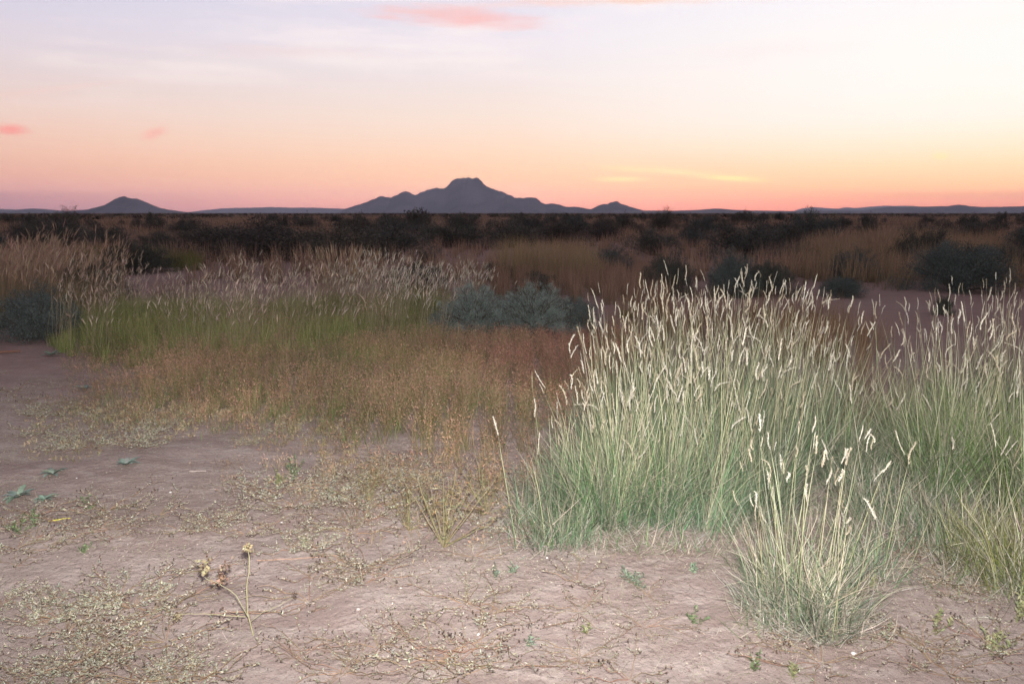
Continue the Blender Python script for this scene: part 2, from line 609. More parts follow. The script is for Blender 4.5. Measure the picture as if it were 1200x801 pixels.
gx = axis(-4.2, 4.2, 0.022, -26000, 26000)
gy = axis(1.9, 8.5, 0.022, -3000, 26000)
GX, GY = np.meshgrid(gx, gy)
GH = ground_h(GX, GY)
nx, ny = len(gx), len(gy)
i = np.arange(ny - 1)[:, None] * nx; j = np.arange(nx - 1)[None, :]
GF = np.stack([i + j, i + j + 1, i + nx + j + 1, i + nx + j], 2).reshape(-1, 4)
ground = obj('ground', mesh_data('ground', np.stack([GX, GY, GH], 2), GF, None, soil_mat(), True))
tag(ground, 'bare pinkish beige desert soil running out to a flat scrub plain', 'ground', None, 'structure')

# ------------------------------------------------------------------ mountains
M_ROCK = rock_mat('mountain_rock', (0.025, 0.022, 0.03), (0.13, 0.115, 0.12), 0.0022)


def mountain(name, prof, dist, label, depth=0.22, seed=0, power=1.3):
    px = np.array([p[0] for p in prof], float); py = np.array([p[1] for p in prof], float)
    nxx = max(40, int((px[-1] - px[0]) * 3.0)); nv = 35
    xs = np.linspace(px[0], px[-1], nxx)
    elev = (249.5 - np.interp(xs, px, py)) / F * math.cos(PITCH) ** 2
    wx = (xs - 600) / F * math.cos(PITCH) * dist
    ht = np.maximum(elev * dist, 0) * 1.02
    ht = ht * (1 + 0.035 * fbm(xs / 3.0, xs * 0, seed, 3))
    v = np.linspace(-1, 1, nv)
    W = depth * dist
    XX = np.repeat(wx[None, :], nv, 0)
    YY = dist + np.repeat(v[:, None], nxx, 1) * W * (0.35 + 0.65 * np.clip(ht / (ht.max() + 1), 0, 1))[None, :]
    prf = np.clip(1 - np.abs(v), 0, 1) ** power
    ZZ = prf[:, None] * ht[None, :]
    gul = fbm(XX / (dist * 0.016), YY / (dist * 0.05), seed + 3, 4)
    ZZ = ZZ * (1 + 0.35 * gul * (1 - prf[:, None]) )
    edge = np.minimum(np.arange(nxx), np.arange(nxx)[::-1]) / 10.0
    ZZ = ZZ * np.clip(edge, 0, 1)[None, :] - 4
    ii = np.arange(nv - 1)[:, None] * nxx; jj = np.arange(nxx - 1)[None, :]
    Fc = np.stack([ii + jj, ii + jj + 1, ii + nxx + jj + 1, ii + nxx + jj], 2).reshape(-1, 4)
    o = obj(name, mesh_data(name, np.stack([XX, YY, ZZ], 2), Fc, None, M_ROCK, True))
    return tag(o, label, name.replace('_', ' '), None, 'structure')


mountain('mountain', [(398, 249), (404, 244.6), (415, 241), (429, 237), (447, 229.6), (452, 231), (458, 231.6), (467, 228), (476, 224), (481, 226), (487, 228.4), (500, 223), (512, 220), (520, 221.5), (525, 218), (528.5, 213.4),
                      (533, 211.0), (537, 209.9), (543, 208.9), (552, 209.1), (560, 209.2), (564, 211.5), (567, 215.8), (572, 219), (582, 223), (591, 226), (600, 231), (612, 236), (630, 241), (660, 245), (700, 249)],
         12500, 'table mountain with a flat cap and stepped left shoulders on the horizon', 0.10, 1)
mountain('mountain', [(515, 249), (526, 246), (532, 242), (539, 239.4), (550, 239), (562, 238), (568, 235.5), (575, 234), (583, 233.5), (591, 231.5), (594, 227.5), (599, 229), (604, 231.6), (615, 232), (622, 231), (628.6, 232), (634, 237),
                      (640, 239), (647, 238), (656, 239.4), (663, 242), (675, 242), (682, 243), (692, 244.8), (698, 242), (705, 238.8), (711, 239), (716, 236.8), (723, 235.6), (727, 238), (731, 239.4), (742, 243), (754, 246), (775, 249)],
         10500, 'lower darker ridge with knobs in front of the table mountain', 0.06, 5)
mountain('hill', [(60, 249), (77, 246.7), (103, 245), (115, 242), (123, 240), (130, 236.5), (137, 232.7), (142, 231), (147, 229.5), (150, 231), (152, 231.8), (160, 232.5), (167, 234), (173, 237), (180, 240), (188, 243), (197, 245), (217, 247.7), (240, 249)],
         8500, 'lone cone shaped hill at the left of the horizon', 0.05, 9)
mountain('hill', [(-260, 249), (-200, 243), (-100, 242), (-30, 245), (0, 244.5), (20, 245.4), (37, 244), (48, 244.4), (57, 245.2), (77, 246.7), (110, 249)],
         12000, 'low hill line at the far left beside the cone hill', 0.05, 12)
mountain('hill', [(215, 249), (240, 246), (262, 244), (277, 243.5), (300, 243.2), (317, 242.5), (345, 243.2), (367, 243), (397, 244.2), (430, 246), (470, 249)],
         20000, 'pale faraway hill line between the cone hill and the table mountain', 0.05, 15)
mountain('hill', [(700, 249), (750, 246), (790, 246.4), (817, 245.6), (828, 244.6), (840, 243.8), (850, 244.5), (862, 245.6), (890, 246.2), (930, 246.8), (980, 246.6), (1012, 246), (1025, 244), (1042, 242), (1055, 242.4), (1069, 242), (1090, 241.4), (1110, 241), (1120, 239.6), (1125, 239.4), (1135, 241),
                  (1147, 242), (1170, 242), (1200, 241), (1260, 239), (1340, 241), (1420, 240), (1500, 249)],
         9500, 'long low dark ridge along the right side of the horizon', 0.05, 18)
mountain('hill', [(925, 249), (937, 244.5), (946, 243.2), (954, 242.6), (968, 243.6), (982, 244.5), (990, 242.6), (1001, 243.5), (1015, 242.4), (1035, 240.8), (1050, 241.2), (1065, 240.8), (1090, 243), (1120, 249)],
         20000, 'pale bluish far hills behind the long ridge on the right', 0.05, 22)

# ------------------------------------------------------------------ haze
def haze(density):
    x, y0, y1, z0, z1 = 26500.0, -3500.0, 27000.0, -6.0, HAZE_TOP
    # a closed box round the camera and the scene
    V = np.array([[a, b, c] for c in (z0, z1) for b in (y0, y1) for a in (-x, x)])
    Fc = np.array([[0, 2, 3, 1], [4, 5, 7, 6], [0, 1, 5, 4], [2, 6, 7, 3], [0, 4, 6, 2], [1, 3, 7, 5]])
    m = bpy.data.materials.new('haze_air')
    m.use_nodes = True
    t = m.node_tree
    t.nodes.clear()
    v = N(t, 'ShaderNodeVolumePrincipled')
    v.inputs['Color'].default_value = (0.69, 0.77, 1.0, 1)
    v.inputs['Density'].default_value = density
    v.inputs['Anisotropy'].default_value = 0.3
    o_ = N(t, 'ShaderNodeOutputMaterial')
    t.links.new(v.outputs[0], o_.inputs['Volume'])
    o = obj('haze', mesh_data('haze', V, Fc, None, m))
    tag(o, 'thin dusk haze lying over the plain and the mountains', 'haze', None, 'stuff')


haze(HAZE_D)

# ------------------------------------------------------------------ shrubs
def make_shrub(seed, nb=26, nl=5000, leaf=0.03, col=(0.05, 0.055, 0.045), stem=(0.07, 0.055, 0.045), flat=0.75, upright=0.5, lw=0.45, clump=0.07):
    """unit shrub, half width 1, height 1. Returns foliage and branches meshes"""
    r = np.random.default_rng(seed)
    gb, gl = Geo(), Geo()
    tips = []
    for b in range(nb):
        a = r.uniform(0, 2 * math.pi)
        rad = math.sqrt(r.uniform(0.02, 1)) * r.uniform(0.75, 1.05)
        top = math.sqrt(max(0.03, 1 - min(rad, 0.985) ** 2.2)) * r.uniform(0.72, 1.08)
        end = np.array([math.cos(a) * rad, math.sin(a) * rad, top])
        ctrl = np.array([end[0] * (1 - upright) * 0.8, end[1] * (1 - upright) * 0.8, top * 0.55])
        t = np.linspace(0, 1, 7)[:, None]
        s0 = np.array([r.normal(0, 0.06), r.normal(0, 0.06), -0.02])
        pts = (1 - t) ** 2 * s0 + 2 * t * (1 - t) * ctrl + t ** 2 * end
        pts += r.normal(0, 0.018, pts.shape) * t
        tube(gb, pts, 0.016, 0.004, stem, 4)
        tips.append(pts)
        for k in range(4):
            u = r.uniform(0.35, 0.95)
            p0 = pts[int(u * 6)]
            dv = r.normal(0, 1, 3); dv[2] = abs(dv[2]) + 0.5; dv /= np.linalg.norm(dv)
            e = p0 + dv * r.uniform(0.12, 0.3)
            q = np.stack([p0, (p0 + e) / 2 + r.normal(0, 0.02, 3), e])
            tube(gb, q, 0.007, 0.003, stem, 3)
            tips.append(np.concatenate([q, q[-1:]], 0))
    per = max(3, nl // (len(tips) * 6))
    P, tone = [], []
    for pts in tips:
        m = per * 6
        u = r.beta(2.2, 1.1, m) * (len(pts) - 1.001)
        k = u.astype(int); f = (u - k)[:, None]
        c = pts[k] * (1 - f) + pts[np.minimum(k + 1, len(pts) - 1)] * f
        P.append(c + r.normal(0, clump, (m, 3)) * np.array([1, 1, 0.9]))
        tone.append(np.full(m, r.normal(1, 0.22)))
    P = np.concatenate(P); tone = np.clip(np.concatenate(tone), 0.5, 1.7)
    # clusters filling the crown down to the ground
    nc = 90
    cd = r.normal(0, 1, (nc, 3)); cd[:, 2] = np.abs(cd[:, 2]); cd /= np.linalg.norm(cd, axis=1, keepdims=True)
    cc = cd * (r.uniform(0.2, 1.0, (nc, 1)) ** 0.45) * np.array([1.0, 1.0, 0.92]) * r.uniform(0.8, 1.06, (nc, 1))
    cc[:, 2] = np.clip(cc[:, 2], 0.05, None)
    m = nl // 2
    ci = r.integers(0, nc, m)
    ct_ = r.normal(1, 0.22, nc)
    P = np.concatenate([P, cc[ci] + r.normal(0, 0.085 if upright < 0.8 else 0.05, (m, 3))])
    tone = np.concatenate([tone, np.clip(ct_[ci], 0.5, 1.7)])
    P[:, 2] = np.abs(P[:, 2])
    C = jit(len(P), col, 0.18, 0.06, r) * tone[:, None]
    D = r.normal(0, 1, P.shape) + P * np.array([1.2, 1.2, 0.6]) + np.array([0, 0, upright])
    leaves(gl, P, leaf * r.uniform(0.6, 1.5, len(P)), leaf * lw * r.uniform(0.6, 1.4, len(P)), C, r, D)
    return gl.mesh('foliage', M_LEAF), gb.mesh('branches', M_STEM)


CREO = (0.115, 0.107, 0.088)
dark_sh = [make_shrub(100 + k, 24, 6500, 0.045, jit(1, CREO, 0.15, 0.06)[0], upright=0.6) for k in range(6)]
grey_sh = [make_shrub(130 + k, 30, 8000, 0.045, (0.095, 0.11, 0.10), upright=0.4) for k in range(3)]
far_sh = [make_shrub(150 + k, 14, 900, 0.11, CREO, upright=0.5, clump=0.08) for k in range(6)]
near_dark = [make_shrub(160 + k, 48, 32000, 0.026, (0.070, 0.074, 0.060), upright=0.55, clump=0.05) for k in range(3)]
near_grey = [make_shrub(170 + k, 54, 38000, 0.026, (0.095, 0.115, 0.108), upright=0.45, clump=0.05) for k in range(2)]
sage_sh = [make_shrub(180 + k, 150, 80000, 0.034, (0.18, 0.215, 0.195), upright=0.85, lw=0.14, clump=0.026) for k in range(2)]


def dist_of(py):
    return gpt(600, py)[1]


def put_shrub(px, base, wpx, top, kind, label, group=None, idx=0, parts=True):
    x, y = gpt(px, base)
    d = y
    half = wpx / 2.0 / F * d
    y += half * 0.5
    z = gz(x, y)
    ht = CAM_H - (top - 249.5) / F * y - z
    pool = {'dark': dark_sh, 'grey': grey_sh, 'near': near_dark, 'neargrey': near_grey, 'sage': sage_sh, 'far': far_sh}[kind]
    fo, br = pool[idx % len(pool)]
    root = thing('sagebrush' if kind == 'sage' else 'desert_shrub', label, 'shrub', (x, y, z - 0.01), random.Random(int(px * 7 + base)).uniform(0, 6.28), group, (half, half, max(0.25, ht)))
    root['label'] = label
    obj('foliage', fo, root)
    obj('branches', br, root)
    return root


SH = [
    (556, 402, 128, 336, 'sage', 'feathery blue green sagebrush, left half of the pair in the middle of the meadow'),
    (626, 400, 122, 333, 'sage', 'feathery blue green sagebrush, right half of the pair in the middle of the meadow'),
    (672, 392, 75, 345, 'neargrey', 'dull dark teal bush tucked against the right side of the blue green sagebrush pair'),
    (28, 402, 120, 338, 'neargrey', 'dark blue green bush at the left edge in front of the tan grass'),
    (95, 350, 80, 300, 'near', 'dusky bush half sunk in tan grass at the far left'),
    (150, 322, 76, 283, 'near', 'squat dark bush behind the pale grass at the left, before the yellow grass patch'),
    (486, 352, 72, 306, 'near', 'dark green bush behind the pale curved seed heads left of centre'),
    (632, 348, 56, 318, 'near', 'small rounded dark bush just above the blue green sagebrush'),
    (585, 330, 44, 306, 'near', 'small dark brown bush left of the tan grass near the centre'),
    (718, 324, 56, 291, 'neargrey', 'single round grey green bush standing in tan grass right of centre'),
    (785, 350, 62, 298, 'near', 'dark bush whose foot is hidden by the left seed heads of the tall grass'),
    (862, 352, 60, 296, 'neargrey', 'grey bush right behind the highest seed heads of the tall grass'),
    (905, 352, 62, 305, 'near', 'dim bush rising over the right seed heads of the tall grass'),
    (880, 306, 100, 261, 'dark', 'wide dark creosote bush right of centre, reaching nearly to the horizon'),
    (945, 312, 60, 282, 'dark', 'small dark bush at the left foot of the tall tan grass'),
    (1008, 330, 62, 293, 'neargrey', 'grey green bush at the foot of the tall tan grass beside the bare soil'),
    (992, 352, 46, 322, 'neargrey', 'small pale grey bush on the edge of the bare soil at the right'),
    (1092, 318, 78, 268, 'near', 'tall dark bush behind the big grey bush at the right'),
    (1140, 346, 112, 280, 'neargrey', 'biggest grey green bush at the right edge of the bare soil'),
    (1108, 372, 22, 345, 'near', 'little dark tuft of a bush alone on the bare soil at the right'),
    (1194, 330, 50, 286, 'near', 'dark bush cut by the right edge of the picture'),
    (770, 300, 66, 268, 'dark', 'dark bush between the round grey bush and the wide creosote bush'),
    (240, 305, 122, 262, 'dark', 'leftmost of the big dark bushes behind the bare strip'),
    (312, 308, 142, 258, 'dark', 'second and widest big dark bush behind the bare strip'),
    (385, 310, 128, 262, 'dark', 'third big dark bush from the left behind the bare strip'),
    (452, 306, 116, 263, 'dark', 'rightmost of the big dark bushes behind the tall tan tuft'),
    (530, 292, 96, 258, 'dark', 'dark bush below the middle of the table mountain'),
    (598, 292, 90, 259, 'dark', 'dark bush below the right slope of the table mountain'),
    (655, 290, 82, 257, 'dark', 'dark bush below the knobby end of the low ridge'),
    (705, 284, 52, 262, 'dark', 'small dark bush right under the gap after the low ridge'),
    (60, 292, 60, 262, 'dark', 'dark bush low on the plain left of the cone hill'),
    (115, 290, 60, 264, 'dark', 'dark bush under the left foot of the cone hill'),
    (178, 296, 50, 270, 'dark', 'dark bush under the right foot of the cone hill'),
    (20, 288, 50, 262, 'dark', 'dark bush on the plain at the left edge under the low hill line'),
    (820, 288, 50, 264, 'dark', 'dark bush left of the wide creosote bush'),
]
placed = []
for k, (px, base, w, top, kind, label) in enumerate(SH):
    o = put_shrub(px, base, w * (1.08 if base > 375 else 1.28), top, kind, label, 'bushes on the plain', k)
    placed.append((o.location.x, o.location.y, o.scale.x))

# further shrubs scattered over the plain
r2 = np.random.default_rng(55)
zones = [(-9, -0.30, 'under the cone hill'), (-0.30, -0.08, 'between cone hill and table mountain'),
         (-0.08, 0.10, 'under the table mountain'), (0.10, 0.33, 'under the knobby low ridge'), (0.33, 9, 'under the long ridge at the right')]
scat = []
cnt = 0
tries = 0
while cnt < 180 and tries < 9000:
    tries += 1
    d = 19 * (150 / 19.0) ** (r2.random() ** 0.85)
    a = r2.uniform(-0.72, 0.72)
    x, y = a * d, d
    px = 600 + F * a
    dens = float(vnoise(np.array([x / 14.0]), np.array([y / 22.0]), 77)[0])
    thr = 0.12 if px > 760 else -0.35
    if dens < thr and r2.random() > 0.18:
        continue
    if d < 26 and (px > 560 or 190 < px < 380):
        continue
    rad = r2.uniform(0.55, 1.6) * (1.0 if d > 30 else 0.8)
    if any((x - q[0]) ** 2 + (y - q[1]) ** 2 < (0.75 * (rad + q[2])) ** 2 for q in placed):
        continue
    placed.append((x, y, rad))
    ht = rad * r2.uniform(0.65, 0.95) + 0.12
    ht = min(ht, 1.25) if r2.random() < 0.8 else min(ht * 1.35, 1.75)
    z = gz(x, y)
    zone = next(q[2] for q in zones if q[0] <= a < q[1])
    band = 'nearer' if d < 38 else ('midway' if d < 75 else 'faraway')
    size = 'broad' if rad > 0.95 else ('middling' if rad > 0.68 else 'small')
    label = '%s dark bush in the %s scrub %s' % (size, band, zone)
    grp = 'dark bushes in the %s scrub %s' % (band, zone)
    if d < 60:
        fo, br = (dark_sh if r2.random() < 0.8 else grey_sh)[int(r2.integers(0, 3))]
        t = thing('desert_shrub', label, 'shrub', (x, y, z - 0.02), r2.uniform(0, 6.28), grp, (rad, rad, ht))
        obj('foliage', fo, t); obj('branches', br, t)
    else:
        fo, br = far_sh[int(r2.integers(0, 6))]
        t = obj('desert_shrub', fo, None, (x, y, z - 0.02))
        t.rotation_euler = (0, 0, r2.uniform(0, 6.28)); t.scale = (rad, rad, ht)
        tag(t, label, 'shrub', grp)
    cnt += 1
    scat.append((t, size, band, zone, proj(x, y)[0]))

WORDS = ['first', 'second', 'third', 'fourth', 'fifth', 'sixth', 'seventh', 'eighth', 'ninth', 'tenth', 'eleventh', 'twelfth', 'thirteenth', 'fourteenth', 'fifteenth', 'sixteenth', 'seventeenth', 'eighteenth', 'nineteenth', 'twentieth', 'twenty-first', 'twenty-second', 'twenty-third', 'twenty-fourth']
seen = {}
for t, size, band, zone, q in sorted(scat, key=lambda v: v[4]):
    k = seen.get((size, band, zone), 0)
    seen[(size, band, zone)] = k + 1
    if k < 20:
        t['label'] = '%s %s bush from the left in %s scrub %s' % (WORDS[k], size, band, zone)

# the uncountable scrub beyond
g = Geo()
n = 4200
d = 120 * (2600 / 120.0) ** (r2.random(n) ** 0.8)
a = r2.uniform(-0.75, 0.75, n)
x, y = a * d, d
keep = vnoise(x / 60, y / 160, 91) > -0.2
x, y, d = x[keep], y[keep], d[keep]
rad = r2.uniform(0.5, 1.5, len(x)) * (1 + d / 2500.0)
zz = ground_h(x, y)
m = 26
P = r2.normal(0, 1, (len(x), m, 3)); P /= np.linalg.norm(P, axis=2, keepdims=True)
P = P * np.array([1, 1, 0.55]) * rad[:, None, None] * r2.uniform(0.55, 1.0, (len(x), m, 1))
P[:, :, 2] = np.abs(P[:, :, 2])
P += np.stack([x, y, zz], 1)[:, None, :]
P = P.reshape(-1, 3)
C = np.repeat(jit(len(x), (0.12, 0.10, 0.078), 0.3, 0.08, r2), m, 0)
rr = np.repeat(rad, m)
leaves(g, P, 0.55 * rr, 0.4 * rr, C, r2)
far = obj('scrub', g.mesh('scrub', M_FAR))
tag(far, 'faraway low scrub merging into one dark belt below the horizon', 'scrub', None, 'stuff')

# ------------------------------------------------------------------ grass masses
def scatter(poly, n, margin=0.0, r=None):
    """world points whose ground pixel lies inside the polygon (even over the ground)"""
    r = r or rng
    W = np.array([gpt(px, max(py, 252)) for px, py in poly])
    x0, y0 = W.min(0); x1, y1 = W.max(0)
    out = np.zeros((0, 2))
    while len(out) < n:
        q = np.stack([r.uniform(x0, x1, n * 2), r.uniform(y0, y1, n * 2)], 1)
        ins = inpoly(q[:, 0], q[:, 1], W)
        out = np.concatenate([out, q[ins]])
    return out[:n]


def clumpify(P, r, scale, amt):
    """pull points towards tuft centres"""
    c = np.floor(P / scale)
    off = np.stack([_h(c[:, 0], c[:, 1], 5), _h(c[:, 0], c[:, 1], 6)], 1) * 0.4 + 0.5
    ctr = (c + off) * scale
    return P * (1 - amt) + ctr * amt, ctr


def with_z(P):
    return np.concatenate([P, ground_h(P[:, 0], P[:, 1])[:, None] - 0.004], 1)


def near_shrub(P):
    k = np.ones(len(P), bool)
    for (x, y, rr) in placed[:35]:
        k &= ((P[:, 0] - x) ** 2 + (P[:, 1] - y) ** 2) > (0.75 * rr) ** 2
    return k


def edge_in(P, poly):
    W = np.array([gpt(px, max(py, 252)) for px, py in poly])
    d = np.full(len(P), 1e9)
    for i_ in range(len(W)):
        a_, b_ = W[i_], W[(i_ + 1) % len(W)]
        ab = b_ - a_
        t = np.clip(((P - a_) @ ab) / (ab @ ab + 1e-9), 0, 1)
        d = np.minimum(d, np.linalg.norm(P - (a_ + t[:, None] * ab), axis=1))
    return d


# fine reddish grass in the middle ground
def fine_grass(name, poly, n, h, cb, ct, cs, seed, label, spik=4, clump=(0.24, 0.38), wind=0.25, hw=0.0045, keepnoise=-0.25, w=0.0022, fade=1.1):
    r = np.random.default_rng(seed)
    P = scatter(poly, n, r=r)
    P, ctr = clumpify(P, r, clump[0], clump[1])
    P = P + r.normal(0, clump[0] * 0.08, P.shape)
    P = P[(fbm(P[:, 0] / 0.7, P[:, 1] / 0.9, seed, 3) > keepnoise - r.random(len(P)) * 0.25)]
    P = P[near_shrub(P)]
    ed = edge_in(P, poly) + 0.35 * fbm(P[:, 0] / 0.5, P[:, 1] / 0.5, seed + 31, 3)
    ef = sst(ed, -0.1, fade)
    kk = r.random(len(P)) < 0.15 + 0.85 * ef
    P, ef = P[kk], ef[kk]
    n = len(P)
    root = with_z(P)
    g = Geo()
    tonal = 1 + 0.60 * fbm(P[:, 0] / 0.45, P[:, 1] / 0.5, seed + 9, 3)
    hts = h[0] + (h[1] - h[0]) * r.random(n) ** 0.8
    hts *= (1 + 0.45 * fbm(P[:, 0] / 0.8, P[:, 1] / 0.8, seed + 4, 2)) * (0.35 + 0.65 * ef)
    az = r.uniform(0, 2 * math.pi, n)
    lean = np.abs(r.normal(0.16, 0.24, n)); curl = r.normal(0.3, 0.45, n)
    cbv = jit(n, cb, 0.2, 0.07, r) * tonal[:, None]; ctv = jit(n, ct, 0.2, 0.07, r) * tonal[:, None]
    # patches of straw, rust and green plants
    pa = fbm(P[:, 0] / 0.9, P[:, 1] / 0.7, seed + 41, 3) + r.normal(0, 0.15, n)
    pb = fbm(P[:, 0] / 0.7, P[:, 1] / 0.6, seed + 43, 3) + r.normal(0, 0.15, n)
    wa = sst(pa, 0.0, 0.35)[:, None] * 0.8; wb = sst(pb, 0.12, 0.42)[:, None] * 0.7
    ctv = ctv * (1 - wa) + jit(n, (0.40, 0.32, 0.19), 0.2, 0.05, r) * wa
    ctv = ctv * (1 - wb) + jit(n, (0.20, 0.23, 0.07), 0.25, 0.05, r) * wb
    cbv = cbv * (1 - wb) + jit(n, (0.12, 0.17, 0.05), 0.25, 0.05, r) * wb
    tip, T, PP = ribbons(g, root, az, hts, lean, curl, np.full(n, w) * r.uniform(0.7, 1.5, n), 4, cbv, ctv, 0.8, r)
    # spikelets
    if spik:
        m = n * spik
        k = np.repeat(np.arange(n), spik)
        u = r.uniform(0.55, 1.0, m) * 4
        a_ = np.minimum(u.astype(int), 3); f = (u - a_)[:, None]
        c = PP[k, a_] * (1 - f) + PP[k, a_ + 1] * f
        c = c + r.normal(0, 0.016, c.shape) * hts[k][:, None] * 2.2
        cs_ = jit(m, cs, 0.22, 0.08, r) * tonal[k][:, None]
        leaves(g, c, hw * 3.2 * r.uniform(0.5, 1.6, m), hw * 0.8 * r.uniform(0.6, 1.3, m), cs_, r, T[k] + r.normal(0, 0.45, (m, 3)))
    o = obj(name, g.mesh(name, M_GRASS))
    return tag(o, label, 'grass', None, 'stuff')


REDPOLY = [(120, 500), (60, 478), (90, 455), (70, 432), (90, 412), (300, 402), (480, 398), (700, 396), (730, 440), (700, 520), (670, 590), (600, 590), (500, 575), (430, 570), (350, 545), (270, 515), (190, 505)]
fine_grass('fine_grass', REDPOLY, 46000, (0.10, 0.34), (0.15, 0.14, 0.055), (0.36, 0.245, 0.14), (0.45, 0.27, 0.185), 11, 'fine low reddish tan grass with airy seed clusters across the middle ground')
fine_grass('fine_grass', [(400, 408), (520, 402), (760, 390), (790, 470), (720, 520), (600, 500), (480, 450)], 12000, (0.12, 0.34), (0.15, 0.095, 0.05), (0.33, 0.185, 0.12), (0.42, 0.205, 0.15), 12,
           'rusty red grass left of the tall pale seed heads', 9)
fine_grass('fine_grass', [(360, 420), (520, 405), (640, 430), (650, 520), (560, 500), (440, 470)], 7000, (0.15, 0.36), (0.13, 0.19, 0.04), (0.22, 0.26, 0.06), (0.38, 0.30, 0.12), 13,
           'yellow green grass threaded through the reddish grass in the middle', 2, w=0.003)
fine_grass('fine_grass', [(90, 425), (110, 385), (300, 378), (500, 380), (540, 400), (500, 425), (300, 430)], 7000, (0.2, 0.5), (0.15, 0.12, 0.05), (0.32, 0.23, 0.13), (0.42, 0.27, 0.19), 15,
           'loose reddish tan grass mixed into the front of the green band', 6)
fine_grass('fine_grass', [(90, 500), (120, 420), (300, 400), (560, 400), (640, 450), (600, 530), (350, 530)], 9000, (0.08, 0.28), (0.12, 0.18, 0.05), (0.22, 0.27, 0.09), (0.38, 0.30, 0.18), 16,
           'short green blades low among the reddish grass', 0, w=0.0032)
fine_grass('fine_grass', [(230, 540), (420, 520), (660, 560), (650, 640), (480, 660), (300, 620)], 3600, (0.04, 0.20), (0.18, 0.15, 0.08), (0.37, 0.28, 0.18), (0.40, 0.27, 0.19), 17,
           'sparse short dry stems thinning out over the soil in front of the reddish grass', 3, (0.3, 0.45), keepnoise=0.0)
# low matted ground cover
fine_grass('ground_cover', [(20, 530), (40, 480), (190, 462), (330, 470), (420, 500), (440, 560), (380, 545), (260, 515), (150, 520), (80, 545)], 9000, (0.02, 0.09), (0.26, 0.20, 0.12), (0.33, 0.26, 0.16), (0.37, 0.30, 0.19), 14,
           'low matted yellowish weeds on the soil at the left', 5, (0.16, 0.5), hw=0.006, w=0.003)

# green meadow band with pale plumes
def meadow(name, poly, n, nst, h, hs, cb, ct, cst, cpl, seed, label, plume=(0.05, 0.12), pw=0.0058, w=0.005, wind=0.0, tuft=0.3):
    r = np.random.default_rng(seed)
    g = Geo()
    P = scatter(poly, n, r=r)
    P, _ = clumpify(P, r, tuft, 0.55)
    P += r.normal(0, tuft * 0.07, P.shape)
    P = P[near_shrub(P)]
    n = len(P)
    tonal = 1 + 0.30 * fbm(P[:, 0] / 0.6, P[:, 1] / 0.9, seed + 9, 3)
    hn = 1 + 0.30 * fbm(P[:, 0] / 0.8, P[:, 1] / 1.2, seed + 2, 2)
    L = (h[0] + (h[1] - h[0]) * r.random(n)) * hn
    ef = sst(edge_in(P, poly) + 0.3 * fbm(P[:, 0] / 0.5, P[:, 1] / 0.5, seed + 31, 3), -0.1, 0.7)
    L = L * (0.4 + 0.6 * ef)
    ribbons(g, with_z(P), r.uniform(0, 6.283, n), L, np.abs(r.normal(0.1, 0.15, n)), r.normal(0.5, 0.4, n), w * r.uniform(0.6, 1.3, n), 4,
            jit(n, cb, 0.2, 0.07, r) * tonal[:, None], jit(n, ct, 0.2, 0.07, r) * tonal[:, None], 1.2, r)
    P = scatter(poly, nst, r=r)
    P, _ = clumpify(P, r, tuft, 0.6)
    P += r.normal(0, tuft * 0.08, P.shape)
    P = P[near_shrub(P)]
    n = len(P)
    pk = fbm(P[:, 0] / 0.55, P[:, 1] / 0.9, seed + 61, 3)
    keep_ = pk > -0.05 - 0.35 * r.random(len(P))
    P, pk, n = P[keep_], pk[keep_], int(keep_.sum())
    L = (hs[0] + (hs[1] - hs[0]) * r.random(n)) * (1 + 0.65 * pk)
    az = np.where(r.random(n) < 0.6, r.normal(0.1, 0.8, n), r.uniform(0, 6.283, n))
    lean = np.abs(r.normal(0.07, 0.08, n)); curl = np.abs(r.normal(0.15, 0.2, n))
    cst_ = jit(n, cst, 0.15, 0.05, r)
    tip, T, PP = ribbons(g, with_z(P), az, L, lean, curl, np.full(n, 0.0022), 4, cst_, cst_, 1, r, 6)
    PL = r.uniform(plume[0], plume[1], n)
    cp_ = jit(n, cpl, 0.18, 0.05, r)
    for _ in range(2):
        ribbons(g, tip, az, PL, lean + curl, r.uniform(0.2, 1.1, n), pw * r.uniform(0.7, 1.3, n), 3, cp_, cp_, 1, r, 2.5, w0=0.4)
    # loose fluff
    m = n * 7
    k = np.repeat(np.arange(n), 7)
    c = tip[k] + T[k] * (r.random(m) * PL[k])[:, None] + r.normal(0, 0.006, (m, 3))
    leaves(g, c, 0.012 * r.uniform(0.6, 1.5, m), 0.003 * np.ones(m), cp_[k], r, T[k] + r.normal(0, 0.5, (m, 3)))
    o = obj(name, g.mesh(name, M_GRASS))
    return tag(o, label, 'grass', None, 'stuff')


meadow('meadow_grass', [(60, 412), (75, 382), (160, 372), (300, 370), (420, 372), (500, 378), (520, 405), (440, 420), (300, 432), (150, 432)], 34000, 2300, (0.2, 0.50), (0.38, 0.78),
       (0.13, 0.16, 0.045), (0.29, 0.30, 0.11), (0.31, 0.26, 0.16), (0.52, 0.42, 0.34), 21, 'green grass band with pale drooping plumes at the left of the meadow')
meadow('meadow_grass', [(380, 388), (400, 362), (500, 358), (560, 362), (580, 392), (520, 412), (440, 412)], 9000, 1500, (0.2, 0.5), (0.45, 0.8),
       (0.12, 0.15, 0.04), (0.24, 0.25, 0.09), (0.28, 0.24, 0.15), (0.58, 0.52, 0.43), 22, 'grass with whitish curved seed heads left of the sagebrush pair')
meadow('tall_grass', [(-60, 385), (-60, 345), (100, 340), (150, 352), (130, 372), (60, 388)], 9000, 2600, (0.25, 0.6), (0.55, 0.90),
       (0.12, 0.11, 0.05), (0.27, 0.20, 0.11), (0.27, 0.19, 0.12), (0.40, 0.28, 0.20), 23, 'tall tan grass at the left edge behind the blue green bush', plume=(0.10, 0.2), pw=0.010)


